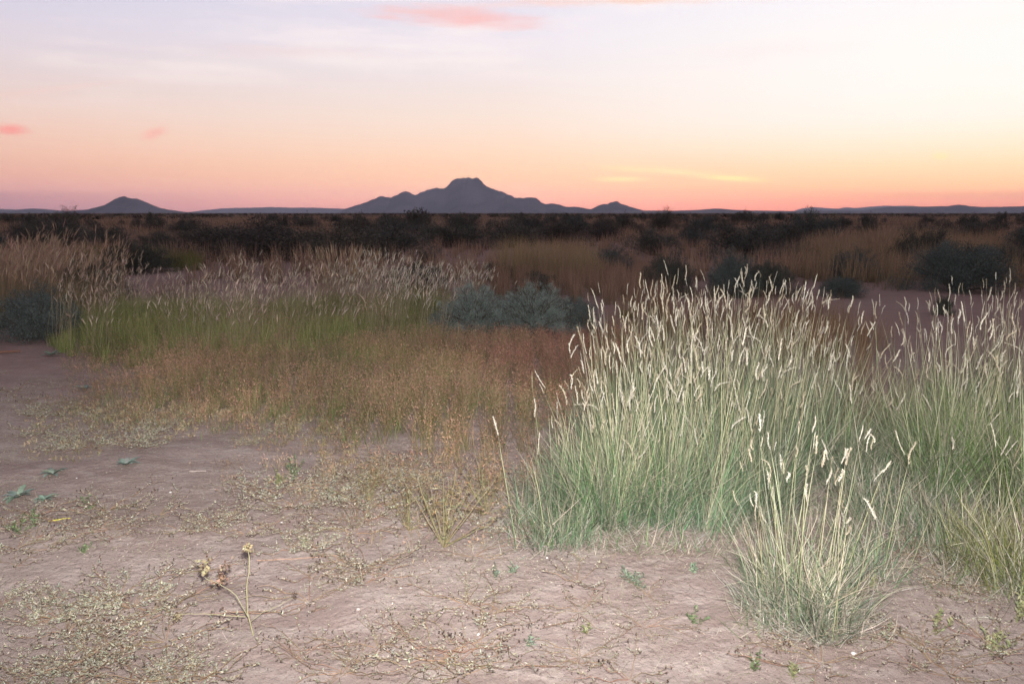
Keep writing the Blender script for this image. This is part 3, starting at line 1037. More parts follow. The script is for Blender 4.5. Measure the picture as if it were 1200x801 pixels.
def rangeland(name, poly, n, h, cb, ct, seed, label, thr=-0.2, w=0.012, tuft=0.8, sc=3.0, stretch=1.0, logd=None):
    r = np.random.default_rng(seed)
    g = Geo()
    if logd:
        d_ = logd[0] * (logd[1] / logd[0]) ** r.random(n)
        P = np.stack([r.uniform(-0.8, 0.8, n) * d_, d_], 1)
    else:
        P = scatter(poly, n, r=r)
    P, _ = clumpify(P, r, tuft, 0.6)
    P += r.normal(0, tuft * 0.09, P.shape)
    P = P[fbm(P[:, 0] / sc, P[:, 1] / (sc * 1.6), seed, 3) > thr]
    P = P[near_shrub(P)]
    n = len(P)
    dd = np.hypot(P[:, 0], P[:, 1])
    L = (h[0] + (h[1] - h[0]) * r.random(n)) * (1 + 0.3 * vnoise(P[:, 0] / 1.3, P[:, 1] / 1.3, seed + 2))
    ton = 1 + 0.28 * fbm(P[:, 0] / 3, P[:, 1] / 4, seed + 5, 3)
    ribbons(g, with_z(P), r.uniform(0, 6.283, n), L, np.abs(r.normal(0.12, 0.14, n)), r.normal(0.2, 0.3, n), w * r.uniform(0.5, 1.4, n) * (0.5 + dd / 30), 3,
            jit(n, cb, 0.18, 0.06, r) * ton[:, None], jit(n, ct, 0.18, 0.06, r) * ton[:, None], 0.8, r)
    o = obj(name, g.mesh(name, M_GRASS))
    return tag(o, label, 'grass', None, 'stuff')


TAN = (0.42, 0.27, 0.185)
rangeland('dry_grass', None, 150000, (0.25, 0.72), (0.15, 0.095, 0.06), TAN, 31, 'dry pinkish tan grass between the dark bushes of the plain', -0.22, 0.010, logd=(17.0, 420.0))
rangeland('dry_grass', [(920, 332), (950, 290), (1090, 285), (1230, 300), (1240, 345), (1060, 346)], 16000, (0.5, 1.0), (0.15, 0.11, 0.055), (0.37, 0.25, 0.155), 32, 'tall tan grass around the grey bushes at the right', -0.35, 0.007, 0.5)
rangeland('dry_grass', [(560, 352), (570, 322), (760, 318), (780, 380), (660, 385), (600, 355)], 14000, (0.3, 0.62), (0.15, 0.10, 0.06), (0.33, 0.20, 0.14), 33, 'tan and pinkish grass around the single round bush', -0.3, 0.005, 0.45)
rangeland('dry_grass', [(590, 338), (590, 318), (690, 315), (700, 338)], 5000, (0.6, 0.95), (0.16, 0.13, 0.06), (0.42, 0.30, 0.17), 34, 'taller golden grass tuft mass above the sagebrush pair', -0.4, 0.005, 0.4)
rangeland('dry_grass', [(92, 320), (92, 302), (235, 302), (235, 320)], 9000, (0.3, 0.55), (0.08, 0.10, 0.025), (0.17, 0.16, 0.05), 35, 'olive yellow grass patch behind the squat bush at the left', -0.5, 0.007, 0.4)
rangeland('dry_grass', [(180, 375), (180, 348), (560, 345), (560, 370), (400, 375)], 10000, (0.25, 0.5), (0.12, 0.09, 0.05), (0.26, 0.18, 0.115), 36, 'thin dry grass along the front of the bare strip', 0.0, 0.004, 0.4)
rangeland('dry_grass', [(700, 480), (690, 400), (760, 372), (980, 372), (1060, 420), (1040, 500)], 9000, (0.25, 0.55), (0.13, 0.10, 0.04), (0.29, 0.17, 0.09), 37, 'rust coloured grass behind the tall seed heads', -0.2, 0.003, 0.35, 1.0)

# tall dry tufts that stand out on their own
def plume_tuft(seed, n=160, h=(0.6, 1.0), cst=(0.28, 0.20, 0.13), cpl=(0.42, 0.31, 0.22), spread=0.10, pw=0.009):
    r = np.random.default_rng(seed)
    g, gp = Geo(), Geo()
    P = r.normal(0, spread, (n, 2))
    root = np.concatenate([P, np.zeros((n, 1))], 1)
    az = np.arctan2(P[:, 1], P[:, 0]) + r.normal(0, 0.6, n)
    L = r.uniform(h[0], h[1], n)
    lean = np.abs(r.normal(0.10, 0.10, n)); curl = np.abs(r.normal(0.12, 0.15, n))
    c = jit(n, cst, 0.15, 0.05, r)
    tip, T, PP = ribbons(g, root, az, L, lean, curl, np.full(n, 0.004), 5, c * np.array([0.7, 0.85, 0.6]), c, 0.8, r, 5)
    nb = n * 3
    P2 = r.normal(0, spread, (nb, 2)); root2 = np.concatenate([P2, np.zeros((nb, 1))], 1)
    c2 = jit(nb, (0.12, 0.14, 0.05), 0.2, 0.07, r)
    ribbons(g, root2, np.arctan2(P2[:, 1], P2[:, 0]) + r.normal(0, 0.7, nb), r.uniform(0.2, 0.5, nb), np.abs(r.normal(0.15, 0.2, nb)), np.abs(r.normal(0.5, 0.4, nb)), np.full(nb, 0.005), 4, c2, c2 * 1.4, 1, r)
    cp_ = jit(n, cpl, 0.15, 0.05, r)
    PL = r.uniform(0.10, 0.2, n)
    for _ in range(2):
        ribbons(g, tip, az, PL, lean + curl, r.uniform(0.0, 0.6, n), pw * r.uniform(0.7, 1.3, n), 4, cp_, cp_, 1, r, 2.5, w0=0.3)
    return g.mesh('grass_tuft', M_GRASS)


for k, (px, base, top, label) in enumerate([
    (402, 378, 284, 'tall tan grass tuft standing above the pale plumes left of centre'),
    (35, 350, 284, 'tallest tan grass tuft at the left edge'),
    (640, 336, 286, 'golden grass tuft behind the small rounded bush'),
    (664, 330, 290, 'second golden grass tuft, left of the single round bush'),
    (975, 318, 266, 'pinkish tan grass tuft left of the tall dark bush at the right'),
    (1030, 316, 264, 'pinkish tan grass tuft touching the tall dark bush at the right'),
    (735, 372, 345, 'low rusty grass tuft left of the tall seed heads')]):
    st = plume_tuft(300 + k, 200, (0.62, 1.0), (0.27, 0.19, 0.115), (0.36, 0.25, 0.17), 0.16 if px != 735 else 0.2)
    x, y = gpt(px, base)
    z = gz(x, y)
    s = (CAM_H - (top - 249.5) / F * y - z) / 1.1
    t = obj('grass_tuft', st, None, (x, y, z)); t.scale = (s, s, s)
    tag(t, label, 'grass tuft', 'tall dry tufts of grass')

# ------------------------------------------------------------------ tall seed head grass in the flash light
def seed_head_mesh(seed, bend, col, fill=1.0):
    """spike of unit length along +Z made of packed pale spikelets; fill below 1 has shed part of them"""
    r = np.random.default_rng(seed)
    g = Geo()
    t = np.linspace(0, 1, 11)
    pts = np.stack([bend * t ** 1.8, 0.05 * np.sin(t * 5 + seed), t * (1 - 0.25 * bend * t)], 1)
    rad = 0.024 * np.sin(np.clip(t * 0.90 + 0.08, 0, 1) * math.pi) ** 0.5 * r.uniform(0.6, 1.2, 11) * fill + 0.003
    sides = 5
    a = np.arange(sides) * 2 * math.pi / sides
    V = pts[:, None, :] + rad[:, None, None] * np.stack([np.cos(a), np.sin(a), 0 * a], 1)[None] * r.uniform(0.7, 1.2, (11, sides, 1))
    ii = np.arange(10)[:, None] * sides; j = np.arange(sides)[None, :]; k = (np.arange(sides) + 1) % sides
    Fc = np.stack([ii + j, ii + k, ii + sides + k, ii + sides + j], 2).reshape(-1, 4)
    g.add(V, Fc, jit(11 * sides, col, 0.14, 0.03, r) * 0.85)
    m = int(150 * fill)
    u = r.random(m) ** (1.0 if fill > 0.8 else 0.7)
    c = np.stack([np.interp(u, t, pts[:, q]) for q in range(3)], 1)
    rr = np.interp(u, t, rad)
    aa = r.uniform(0, 6.283, m)
    out = np.stack([np.cos(aa), np.sin(aa), 0 * aa], 1)
    leaves(g, c + out * rr[:, None] * 0.7, r.uniform(0.04, 0.13, m), r.uniform(0.008, 0.020, m), jit(m, col, 0.20, 0.04, r), r, out * r.uniform(0.2, 0.8, (m, 1)) + np.array([0, 0, 1.0]) + np.array([0.8, 0, 0]) * bend * u[:, None])
    return g.mesh('seed_head', M_SEED)


HEADS = []
HW = []
for _k, (_b, _p) in enumerate(((0.0, 0.22), (0.1, 0.22), (0.25, 0.14), (0.5, 0.06), (0.9, 0.025), (1.4, 0.015), (0.05, 0.2), (0.15, 0.12))):
    for _q, (_c, _f) in enumerate((((0.55, 0.51, 0.42), 1.0), ((0.46, 0.40, 0.30), 0.9), ((0.58, 0.55, 0.47), 0.7), ((0.30, 0.25, 0.17), 0.55))):
        HEADS.append(seed_head_mesh(400 + _k * 7 + _q, _b, _c, _f))
        HW.append(_p * (0.42, 0.28, 0.16, 0.14)[_q])
HW = list(np.array(HW) / sum(HW))


def tussock(seed, nbasal=900, nstem=90, nheads=60, rad=0.2, hb=(0.2, 0.45), hs=(0.75, 1.05), head=(0.045, 0.115), green=(0.10, 0.19, 0.10), fan=0.16, straw=0.35, thick=1.0, ncl=11, nup=0.5):
    r = np.random.default_rng(seed)
    g, gs = Geo(), Geo()
    # the tussock is a crowd of small tufts that lean their own way
    cq = np.sqrt(r.random(ncl)) * rad; ca = r.uniform(0, 6.283, ncl)
    cl = np.stack([cq * np.cos(ca), cq * np.sin(ca)], 1)
    cdir = ca + r.normal(0, 0.9, ncl)
    clean = np.abs(r.normal(0, 0.12, ncl)) + cq / rad * 0.10
    ctone = np.clip(r.normal(0.95, 0.26, ncl), 0.45, 1.45)

    def roots(n, sp=0.05):
        k = r.integers(0, ncl, n)
        off = r.normal(0, sp, (n, 2))
        xy = cl[k] + off
        root = np.concatenate([xy, np.full((n, 1), -0.01)], 1)
        az = np.arctan2(off[:, 1] + np.sin(cdir[k]) * sp * 0.7, off[:, 0] + np.cos(cdir[k]) * sp * 0.7) + r.normal(0, 0.6, n)
        return k, root, az
    n = nbasal
    k, root, az = roots(n)
    L = r.uniform(hb[0], hb[1], n) * np.where(r.random(n) < 0.3, 0.6, 1)
    lean = np.abs(r.normal(0.25, 0.38, n)); curl = np.abs(r.normal(0.75, 0.65, n))
    dry = r.random(n) < straw
    tone = ctone[k][:, None]
    gcol = jit(n, green, 0.32, 0.10, r) * tone * 0.9
    ashy = r.random(n) < 0.35
    gcol[ashy] = gcol[ashy] * 0.5 + np.array([0.14, 0.17, 0.13])
    cd = jit(n, (0.38, 0.35, 0.28), 0.2, 0.04, r)
    cb = np.where(dry[:, None], cd, gcol * 0.8 + 0.05)
    ct = np.where(dry[:, None], cd * 1.1, gcol * np.array([1.25, 1.12, 1.0]))
    ribbons(g, root, az, L, lean, curl, thick * r.uniform(0.0018, 0.0046, n), 6, cb, ct, 1, r, floor=0.004)
    # long upright leaves among the stems, many bleached, some kinked over
    n = int(nbasal * nup)
    k, root, az = roots(n)
    L = hb[1] * 0.8 + (hs[0] * 1.12 - hb[1] * 0.8) * r.random(n)
    ct = np.where((r.random(n) < 0.5)[:, None], jit(n, (0.36, 0.33, 0.24), 0.38, 0.05, r), jit(n, np.array(green) * np.array([1.35, 1.05, 0.95]), 0.30, 0.08, r))
    bent = np.where(r.random(n) < 0.30, r.uniform(0.5, 2.3, n), 0)
    ribbons(g, root, az, L, np.abs(r.normal(0.06, 0.12, n)) + clean[k] * 0.8, np.abs(r.normal(0.28, 0.30, n)) * (fan / 0.16) ** 0.5 + bent, thick * r.uniform(0.0018, 0.0042, n), 7,
            jit(n, green, 0.3, 0.08, r) * 0.85 * ctone[k][:, None], ct, 0.75, r, floor=0.004)
    # short shoots straggling out beyond the foot
    n = nbasal // 3
    q = rad * r.uniform(0.7, 1.75, n); a = r.uniform(0, 6.283, n)
    root = np.stack([q * np.cos(a), q * np.sin(a), np.full(n, -0.004)], 1)
    c = jit(n, green, 0.3, 0.08, r); dd_ = r.random(n) < 0.5; c[dd_] = jit(int(dd_.sum()), (0.42, 0.39, 0.31), 0.2, 0.04, r)
    ribbons(g, root, a + r.normal(0, 1.0, n), r.uniform(0.04, 0.20, n) * (1.9 - q / rad), np.abs(r.normal(0.6, 0.4, n)), r.normal(0.5, 0.6, n), np.full(n, 0.003), 5, c, c * 1.1, 1, r, floor=0.004)
    # broken straws lying across the tufts
    n = nbasal // 9
    k, root, az = roots(n, 0.03)
    root[:, 2] = r.uniform(0.0, hb[1] * 0.5, n)
    c = jit(n, (0.46, 0.42, 0.32), 0.22, 0.05, r)
    ribbons(g, root, r.uniform(0, 6.283, n), r.uniform(0.12, 0.34, n), r.uniform(0.4, 1.5, n), r.normal(0, 0.4, n), np.full(n, 0.0034), 4, c, c, 1, r, floor=0.004)
    # dead curled litter round the foot
    n = nbasal // 2
    q = rad * r.uniform(0.3, 1.9, n); a = r.uniform(0, 6.283, n)
    root = np.stack([q * np.cos(a), q * np.sin(a), np.full(n, 0.004)], 1)
    c = jit(n, (0.48, 0.45, 0.40), 0.25, 0.04, r)
    ribbons(g, root, r.uniform(0, 6.283, n), r.uniform(0.05, 0.18, n), r.uniform(0.9, 1.5, n), r.normal(0, 0.6, n), np.full(n, 0.003), 5, c, c, 1, r, floor=0.004)
    # flowering stems
    n = nstem
    k, root, az = roots(n, 0.06)
    u = r.random(n)
    L = hs[0] * 0.62 + (hs[1] - hs[0] * 0.62) * u ** 0.8
    L[:max(2, n // 12)] = hs[1] * r.uniform(0.98, 1.06, max(2, n // 12))
    lean = np.abs(r.normal(0.02, 0.05, n)) + clean[k] * (fan / 0.16) * 0.55; curl = np.abs(r.normal(0.05, 0.12, n))
    cs = jit(n, (0.40, 0.38, 0.25), 0.2, 0.05, r)
    tip, T, PP = ribbons(gs, root, az, L, lean, curl, r.uniform(0.0018, 0.0030, n), 7, cs * np.array([0.6, 0.8, 0.6]), cs, 0.8, r, 8)
    return g.mesh('leaves', M_GRASS), gs.mesh('stems', M_GRASS), tip, T, r


def put_tussock(px, base, label, group, seed, sc=1.0, heads=None, **kw):
    grp_ = group is not None
    lv, st, tip, T, r = tussock(seed, **kw)
    x, y = gpt(px, base)
    root = thing('grass_tussock', label, 'grass tussock', (x, y, gz(x, y)), 0, group, sc)
    obj('leaves', lv, root); obj('stems', st, root)
    nh = min(int(kw.get('nheads', 60) * (0.85 if grp_ else 1.0)), len(tip), 98)
    hl_ = kw.get('head', (0.045, 0.115))
    for k in range(nh):
        o = obj('seed_head', HEADS[int(r.choice(len(HEADS), p=HW))], root)
        o.location = tip[k]
        qd = Vector(T[k]).to_track_quat('Z', 'Y')
        o.rotation_mode = 'QUATERNION'
        o.rotation_quaternion = qd @ Quaternion((0, 0, 1), r.uniform(0, 6.283))
        s = r.uniform(*hl_)
        th_ = 0.084 * r.uniform(0.45, 1.3)
        o.scale = (th_, th_, s)
    return root


G1 = 'tall seed head tussocks right of centre'
G2 = 'tall seed head tussocks at the right edge'
TUS = [
    # px, base, label, group, seed, kw
    (938, 722, 'small front tussock with thick cream seed heads, alone on the bare soil nearest the camera', None, 501,
     dict(nbasal=2700, nstem=58, nheads=50, rad=0.13, hb=(0.08, 0.24), hs=(0.46, 0.68), head=(0.035, 0.07), fan=0.20, straw=0.6, nup=0.05)),
    (690, 600, 'leftmost tussock of the tall seed head grass, thin and open', G1, 502, dict(nbasal=1000, nstem=60, nheads=34, rad=0.22, hs=(0.38, 0.64), fan=0.2)),
    (742, 602, 'front tussock second from the left, bright green at the foot', G1, 503, dict(nbasal=1400, nstem=110, nheads=80, rad=0.26, hs=(0.56, 0.79), green=(0.09, 0.21, 0.09))),
    (795, 596, 'front middle tussock with pale litter round its foot, left of the front tussock', G1, 504, dict(nbasal=1400, nstem=110, nheads=88, rad=0.28, hs=(0.65, 0.92))),
    (862, 580, 'tussock directly behind the small front tussock', G1, 505, dict(nbasal=1200, nstem=95, nheads=70, rad=0.26, hs=(0.63, 0.84))),
    (752, 545, 'second row tussock at the left with crowded cream heads', G1, 506, dict(nbasal=900, nstem=120, nheads=96, rad=0.28, hs=(0.73, 0.98))),
    (812, 540, 'second row tussock in the middle carrying the highest heads', G1, 507, dict(nbasal=900, nstem=120, nheads=96, rad=0.30, hs=(0.79, 1.06))),
    (884, 535, 'second row tussock at the right, above the front tussock', G1, 508, dict(nbasal=900, nstem=120, nheads=92, rad=0.30, hs=(0.77, 1.02))),
    (948, 540, 'loose tussock at the right end of the tall seed head grass', G1, 509, dict(nbasal=900, nstem=80, nheads=56, rad=0.28, hs=(0.61, 0.85), fan=0.25)),
    (845, 490, 'rear tussock behind the highest heads', G1, 510, dict(nbasal=700, nstem=100, nheads=90, rad=0.32, hs=(0.81, 1.04))),
    (925, 490, 'rear tussock towards the bare soil on the right', G1, 511, dict(nbasal=700, nstem=90, nheads=70, rad=0.32, hs=(0.71, 0.91))),
    (770, 490, 'rear left tussock beside the rusty grass', G1, 512, dict(nbasal=700, nstem=90, nheads=78, rad=0.32, hs=(0.72, 0.94))),
    (1075, 560, 'green tussock at the left of the right edge group, few heads', G2, 513, dict(nbasal=1300, nstem=60, nheads=36, rad=0.26, hs=(0.59, 0.84), hb=(0.2, 0.55), fan=0.25, green=(0.10, 0.20, 0.07))),
    (1135, 570, 'dense green tussock in the middle of the right edge group', G2, 514, dict(nbasal=1500, nstem=100, nheads=74, rad=0.28, hs=(0.67, 0.91), hb=(0.25, 0.6), green=(0.11, 0.21, 0.07))),
    (1195, 590, 'front tussock cut by the right edge of the picture', G2, 515, dict(nbasal=1300, nstem=100, nheads=80, rad=0.26, hs=(0.67, 0.92), hb=(0.25, 0.6), green=(0.12, 0.21, 0.07))),
    (1120, 500, 'rear tussock of the right edge group with thin drooping heads', G2, 516, dict(nbasal=700, nstem=80, nheads=66, rad=0.28, hs=(0.67, 0.92))),
    (1190, 500, 'rear tussock at the right edge with the highest heads', G2, 517, dict(nbasal=700, nstem=100, nheads=84, rad=0.30, hs=(0.76, 1.01))),
    (1020, 505, 'sparse brownish tussock in the gap between the two tall groups', None, 518, dict(nbasal=800, nstem=40, nheads=22, rad=0.26, hs=(0.6, 0.9), green=(0.15, 0.14, 0.05), fan=0.3)),
    (1205, 690, 'yellow green weedy tussock in the lower right corner', None, 519, dict(nbasal=600, nstem=16, nheads=6, rad=0.14, hb=(0.12, 0.4), hs=(0.4, 0.6), green=(0.16, 0.20, 0.05), fan=0.3)),
    (1012, 566, 'low bleached tussock at the foot of the gap between the two tall groups', None, 520, dict(nbasal=520, nstem=14, nheads=7, rad=0.24, hb=(0.1, 0.34), hs=(0.4, 0.66), fan=0.3, straw=0.6)),
    (1048, 612, 'sprawling low tussock of bleached and green blades left of the dense green one', None, 521, dict(nbasal=480, nstem=10, nheads=4, rad=0.22, hb=(0.08, 0.28), hs=(0.3, 0.55), fan=0.35, straw=0.6)),
    (1100, 640, 'low straw coloured tuft on litter in front of the dense green tussock', None, 522, dict(nbasal=380, nstem=8, nheads=3, rad=0.18, hb=(0.06, 0.24), hs=(0.3, 0.5), fan=0.35, straw=0.65)),
    (1152, 668, 'low green and straw tuft beside the yellow green corner tussock', None, 523, dict(nbasal=380, nstem=10, nheads=3, rad=0.16, hb=(0.06, 0.28), hs=(0.3, 0.5), fan=0.35, straw=0.45, green=(0.14, 0.19, 0.06))),
    (880, 600, 'half hidden low tuft between the front tussock and the tall grass behind it', None, 524, dict(nbasal=420, nstem=16, nheads=9, rad=0.2, hb=(0.1, 0.34), hs=(0.4, 0.66), fan=0.25)),
    (1010, 668, 'thin trailing tuft touching the right side of the small front tussock', None, 525, dict(nbasal=260, nstem=8, nheads=3, rad=0.13, hb=(0.06, 0.22), hs=(0.25, 0.5), fan=0.4, straw=0.6)),
    (640, 628, 'short ragged tuft at the left foot of the tall seed head grass', None, 526, dict(nbasal=420, nstem=10, nheads=3, rad=0.18, hb=(0.06, 0.24), hs=(0.3, 0.5), fan=0.3, straw=0.4)),
]
for (px, base, label, grp, seed, kw) in TUS:
    put_tussock(px, base, label, grp, seed, **kw)

# fine litter and wispy low growth between the tussocks
def litter(poly, n, seed, label):
    r = np.random.default_rng(seed)
    g = Geo()
    P = scatter(poly, n, r=r)
    P = P[fbm(P[:, 0] / 0.3, P[:, 1] / 0.3, seed, 3) > -0.15 - 0.3 * r.random(len(P))]
    n = len(P)
    root = with_z(P) + np.array([0, 0, 0.007])
    c = jit(n, (0.40, 0.35, 0.28), 0.25, 0.05, r)
    gr = r.random(n) < 0.35
    c[gr] = jit(int(gr.sum()), (0.15, 0.21, 0.10), 0.25, 0.08, r)
    lean = np.where(r.random(n) < 0.5, r.uniform(1.35, 1.57, n), r.uniform(0.3, 1.4, n))
    ribbons(g, root, r.uniform(0, 6.283, n), r.uniform(0.03, 0.17, n), lean, r.normal(0, 0.5, n), np.full(n, 0.0030), 3, c, c, 1, r)
    o = obj('leaf_litter', g.mesh('leaf_litter', M_GRASS))
    tag(o, label, 'litter', None, 'stuff')


litter([(610, 640), (600, 560), (680, 480), (1000, 480), (1220, 470), (1230, 720), (1100, 700), (1040, 680), (1040, 760), (860, 760), (850, 655), (700, 650)], 24000, 61, 'dead pale grass litter and thin shoots round the feet of the tall tussocks')

def debris(seed):
    r = np.random.default_rng(seed)
    g = Geo()
    P = scatter([(-80, 840), (-40, 430), (160, 450), (600, 540), (1000, 560), (1260, 640), (1260, 840)], 100000, r=r)
    f = fbm(P[:, 0] / 0.35, P[:, 1] / 0.35, seed, 4)
    P = P[f > 0.10 - 0.45 * r.random(len(P)) ** 3]
    n = len(P)
    z = ground_h(P[:, 0], P[:, 1])
    # flat crumbs, dead leaf bits and short straws
    Q = np.stack([P[:, 0], P[:, 1], z + 0.003], 1)
    pick = r.random(n)
    c = np.where((pick < 0.45)[:, None], jit(n, (0.42, 0.36, 0.29), 0.2, 0.05, r), np.where((pick < 0.62)[:, None], jit(n, (0.16, 0.11, 0.085), 0.3, 0.06, r), jit(n, (0.26, 0.27, 0.17), 0.2, 0.06, r)))
    D = r.normal(0, 1, (n, 3)); D[:, 2] = np.abs(D[:, 2]) * 0.35 + 0.05
    leaves(g, Q, r.uniform(0.003, 0.010, n), r.uniform(0.0015, 0.004, n), c, r, D)
    m = n // 9
    k = r.integers(0, n, m)
    ribbons(g, Q[k] + np.array([0, 0, 0.004]), r.uniform(0, 6.283, m), r.uniform(0.02, 0.09, m), r.uniform(0.9, 1.5, m), r.normal(0, 0.5, m), np.full(m, 0.0016), 3, c[k], c[k], 1, r)
    tag(obj('plant_debris', g.mesh('plant_debris', M_WEED)), 'crumbs of dead leaves and short straws strewn over the foreground soil', 'debris', None, 'stuff')


debris(62)

# ------------------------------------------------------------------ creeping weeds on the bare soil
def creeping_weed(seed, reach=0.28, nst=9, up=0.05, leafc=(0.34, 0.33, 0.255), podc=(0.085, 0.06, 0.045), stemc=(0.25, 0.17, 0.11), pods=4, leaf=0.011, dens=1.0):
    r = np.random.default_rng(seed)
    gs, gl, gp = Geo(), Geo(), Geo()
    for k in range(nst):
        a = r.uniform(0, 6.283)
        L = reach * r.uniform(0.45, 1.1)
        t = np.linspace(0, 1, 8)
        bend = r.normal(0, 0.6)
        aa = a + bend * t
        x = np.cumsum(np.cos(aa)) * L / 8; y = np.cumsum(np.sin(aa)) * L / 8
        z = 0.012 + up * r.uniform(0.2, 1.4) * t ** 1.5 + 0.008 * np.sin(t * 9 + r.uniform(0, 6))
        pts = np.stack([x, y, np.maximum(z, 0.006)], 1)
        pts[0] = (0, 0, -0.004)
        tube(gs, pts, 0.0014, 0.0007, jit(1, stemc, 0.15, 0.06, r)[0], 4)
        subs = [pts]
        for b in range(int(r.integers(1, 4))):
            p0 = pts[int(r.integers(2, 7))]
            a2 = a + r.choice([-1, 1]) * r.uniform(0.5, 1.1)
            l2 = L * r.uniform(0.2, 0.4)
            q = np.stack([p0 + np.array([math.cos(a2) * l2 * u, math.sin(a2) * l2 * u, up * 0.6 * u * r.uniform(0.2, 1)]) for u in np.linspace(0, 1, 5)])
            tube(gs, q, 0.0009, 0.0006, jit(1, stemc, 0.15, 0.06, r)[0], 4)
            subs.append(q)
        for s_ in subs:
            m = max(2, int(len(s_) * 2.2 * dens))
            u = r.uniform(0.15, 1, m) * (len(s_) - 1.001)
            i_ = u.astype(int)
            c = s_[i_] + (s_[i_ + 1] - s_[i_]) * (u - i_)[:, None]
            D = r.normal(0, 1, (m, 3)); D[:, 2] = np.abs(D[:, 2]) * 0.7 + 0.1
            leaves(gl, c, leaf * r.uniform(0.6, 1.5, m), leaf * 0.36 * r.uniform(0.7, 1.2, m), jit(m, leafc, 0.22, 0.07, r), r, D)
            for _ in range(int(r.poisson(pods * 0.5)) if pods else 0):
                e = s_[-1] + r.normal(0, 0.006, 3); e[2] = max(e[2], 0.01)
                ico(gp, e, r.uniform(0.0022, 0.0038), jit(1, podc, 0.2, 0.05, r)[0])
    if not gp.V:
        ico(gp, np.array([0, 0, 0.01]), 0.002, podc)
    return gs.mesh('stems', M_STEM), gl.mesh('leaves', M_WEED), gp.mesh('seed_pods', M_STEM)


def ico(g, c, rad, col, sx=1, sy=1, sz=1):
    V = np.array([[0, 0, 1], [1, 0, 0], [0, 1, 0], [-1, 0, 0], [0, -1, 0], [0, 0, -1], [.7, .7, 0.5], [-.7, .7, .5], [-.7, -.7, .5], [.7, -.7, .5]], float)
    V = V / np.linalg.norm(V, axis=1, keepdims=True)
    Fc = np.array([[0, 9, 6], [0, 6, 7], [0, 7, 8], [0, 8, 9], [9, 1, 6], [6, 2, 7], [7, 3, 8], [8, 4, 9], [1, 5, 2], [2, 5, 3], [3, 5, 4], [4, 5, 1], [1, 2, 6], [2, 3, 7], [3, 4, 8], [4, 1, 9]])
    g.add(np.asarray(c) + V * rad * np.array([sx, sy, sz]), Fc, np.asarray(col))


protos = [creeping_weed(600 + k, reach=[0.22, 0.30, 0.26, 0.18, 0.34, 0.2][k], nst=[9, 12, 14, 7, 9, 16][k], pods=[3, 1.6, 0.9, 4, 2.4, 0.5][k], dens=[0.7, 0.9, 1.3, 0.5, 0.7, 1.5][k]) for k in range(6)]


def place_weed(px, py, k, s, label, group, seed):
    st, lv, pd = protos[k]
    x, y = gpt(px, py)
    t = thing('creeping_weed', label, 'weed', (x, y, gz(x, y)), random.Random(seed).uniform(0, 6.28), group, s)
    obj('stems', st, t); obj('leaves', lv, t); obj('seed_pods', pd, t)
    return t


r3 = np.random.default_rng(71)
WZ = [  # polygon, count, protos, label
    ([(0, 700), (80, 690), (230, 700), (240, 801), (0, 830)], 24, (2, 5, 1, 0), 'pale leafy creeping weed in the mat at the lower left corner'),
    ([(0, 600), (200, 590), (250, 640), (230, 700), (0, 690)], 18, (0, 1, 3, 4), 'creeping weed with dark seed pods on the soil at the left'),
    ([(220, 590), (300, 560), (430, 560), (440, 640), (330, 650), (230, 640)], 20, (2, 1, 0, 5), 'creeping weed on the soil above the dried forked stalk'),
    ([(380, 560), (470, 540), (600, 560), (610, 620), (480, 640), (400, 620)], 18, (0, 2, 1), 'creeping weed round the foot of the brown umbel weed'),
    ([(340, 700), (380, 650), (560, 650), (600, 700), (620, 801), (330, 801)], 22, (0, 3, 4, 1), 'thin creeping weed on the bare soil at the bottom centre'),
    ([(560, 680), (700, 670), (830, 700), (800, 801), (620, 801)], 9, (3, 0, 4), 'wiry creeping weed with dark pods at the bottom right of centre'),
    ([(830, 760), (1180, 740), (1200, 801), (830, 801)], 12, (3, 0, 4), 'wiry creeping weed in front of the small front tussock'),
    ([(1040, 650), (1180, 640), (1190, 740), (1040, 720)], 9, (3, 1, 0), 'sparse weed on the soil right of the small front tussock'),
    ([(20, 480), (170, 470), (330, 500), (300, 530), (160, 525), (40, 540)], 18, (5, 2), 'low weed at the edge of the yellowish mat on the left'),
    ([(0, 430), (140, 440), (170, 470), (0, 500)], 5, (3, 0), 'small weed on the shaded bare soil at the left'),
]
sd = 0
for poly, n, ks, label in WZ:
    P = scatter(poly, n, r=r3)
    P = P[np.argsort(P[:, 0] / P[:, 1])]
    ymid = np.median(P[:, 1]); cc_ = {}
    for (x, y) in P:
        sd += 1
        st, lv, pd = protos[ks[int(r3.integers(0, len(ks)))]]
        t = thing('creeping_weed', label, 'weed', (x, y, gz(x, y)), r3.uniform(0, 6.28), label.replace('creeping weed', 'creeping weeds').replace(' weed ', ' weeds ') , float(r3.uniform(0.6, 1.15)))
        half = 'far' if y > ymid else 'near'
        cc_[half] = cc_.get(half, 0) + 1
        where = label.split(' weed ')[1] if ' weed ' in label else label
        t['label'] = '%s weed from left, %s row %s' % (WORDS[cc_[half] - 1], half, where)
        obj('stems', st, t); obj('leaves', lv, t); tag(obj('seed_pods', pd, t), kind='stuff')

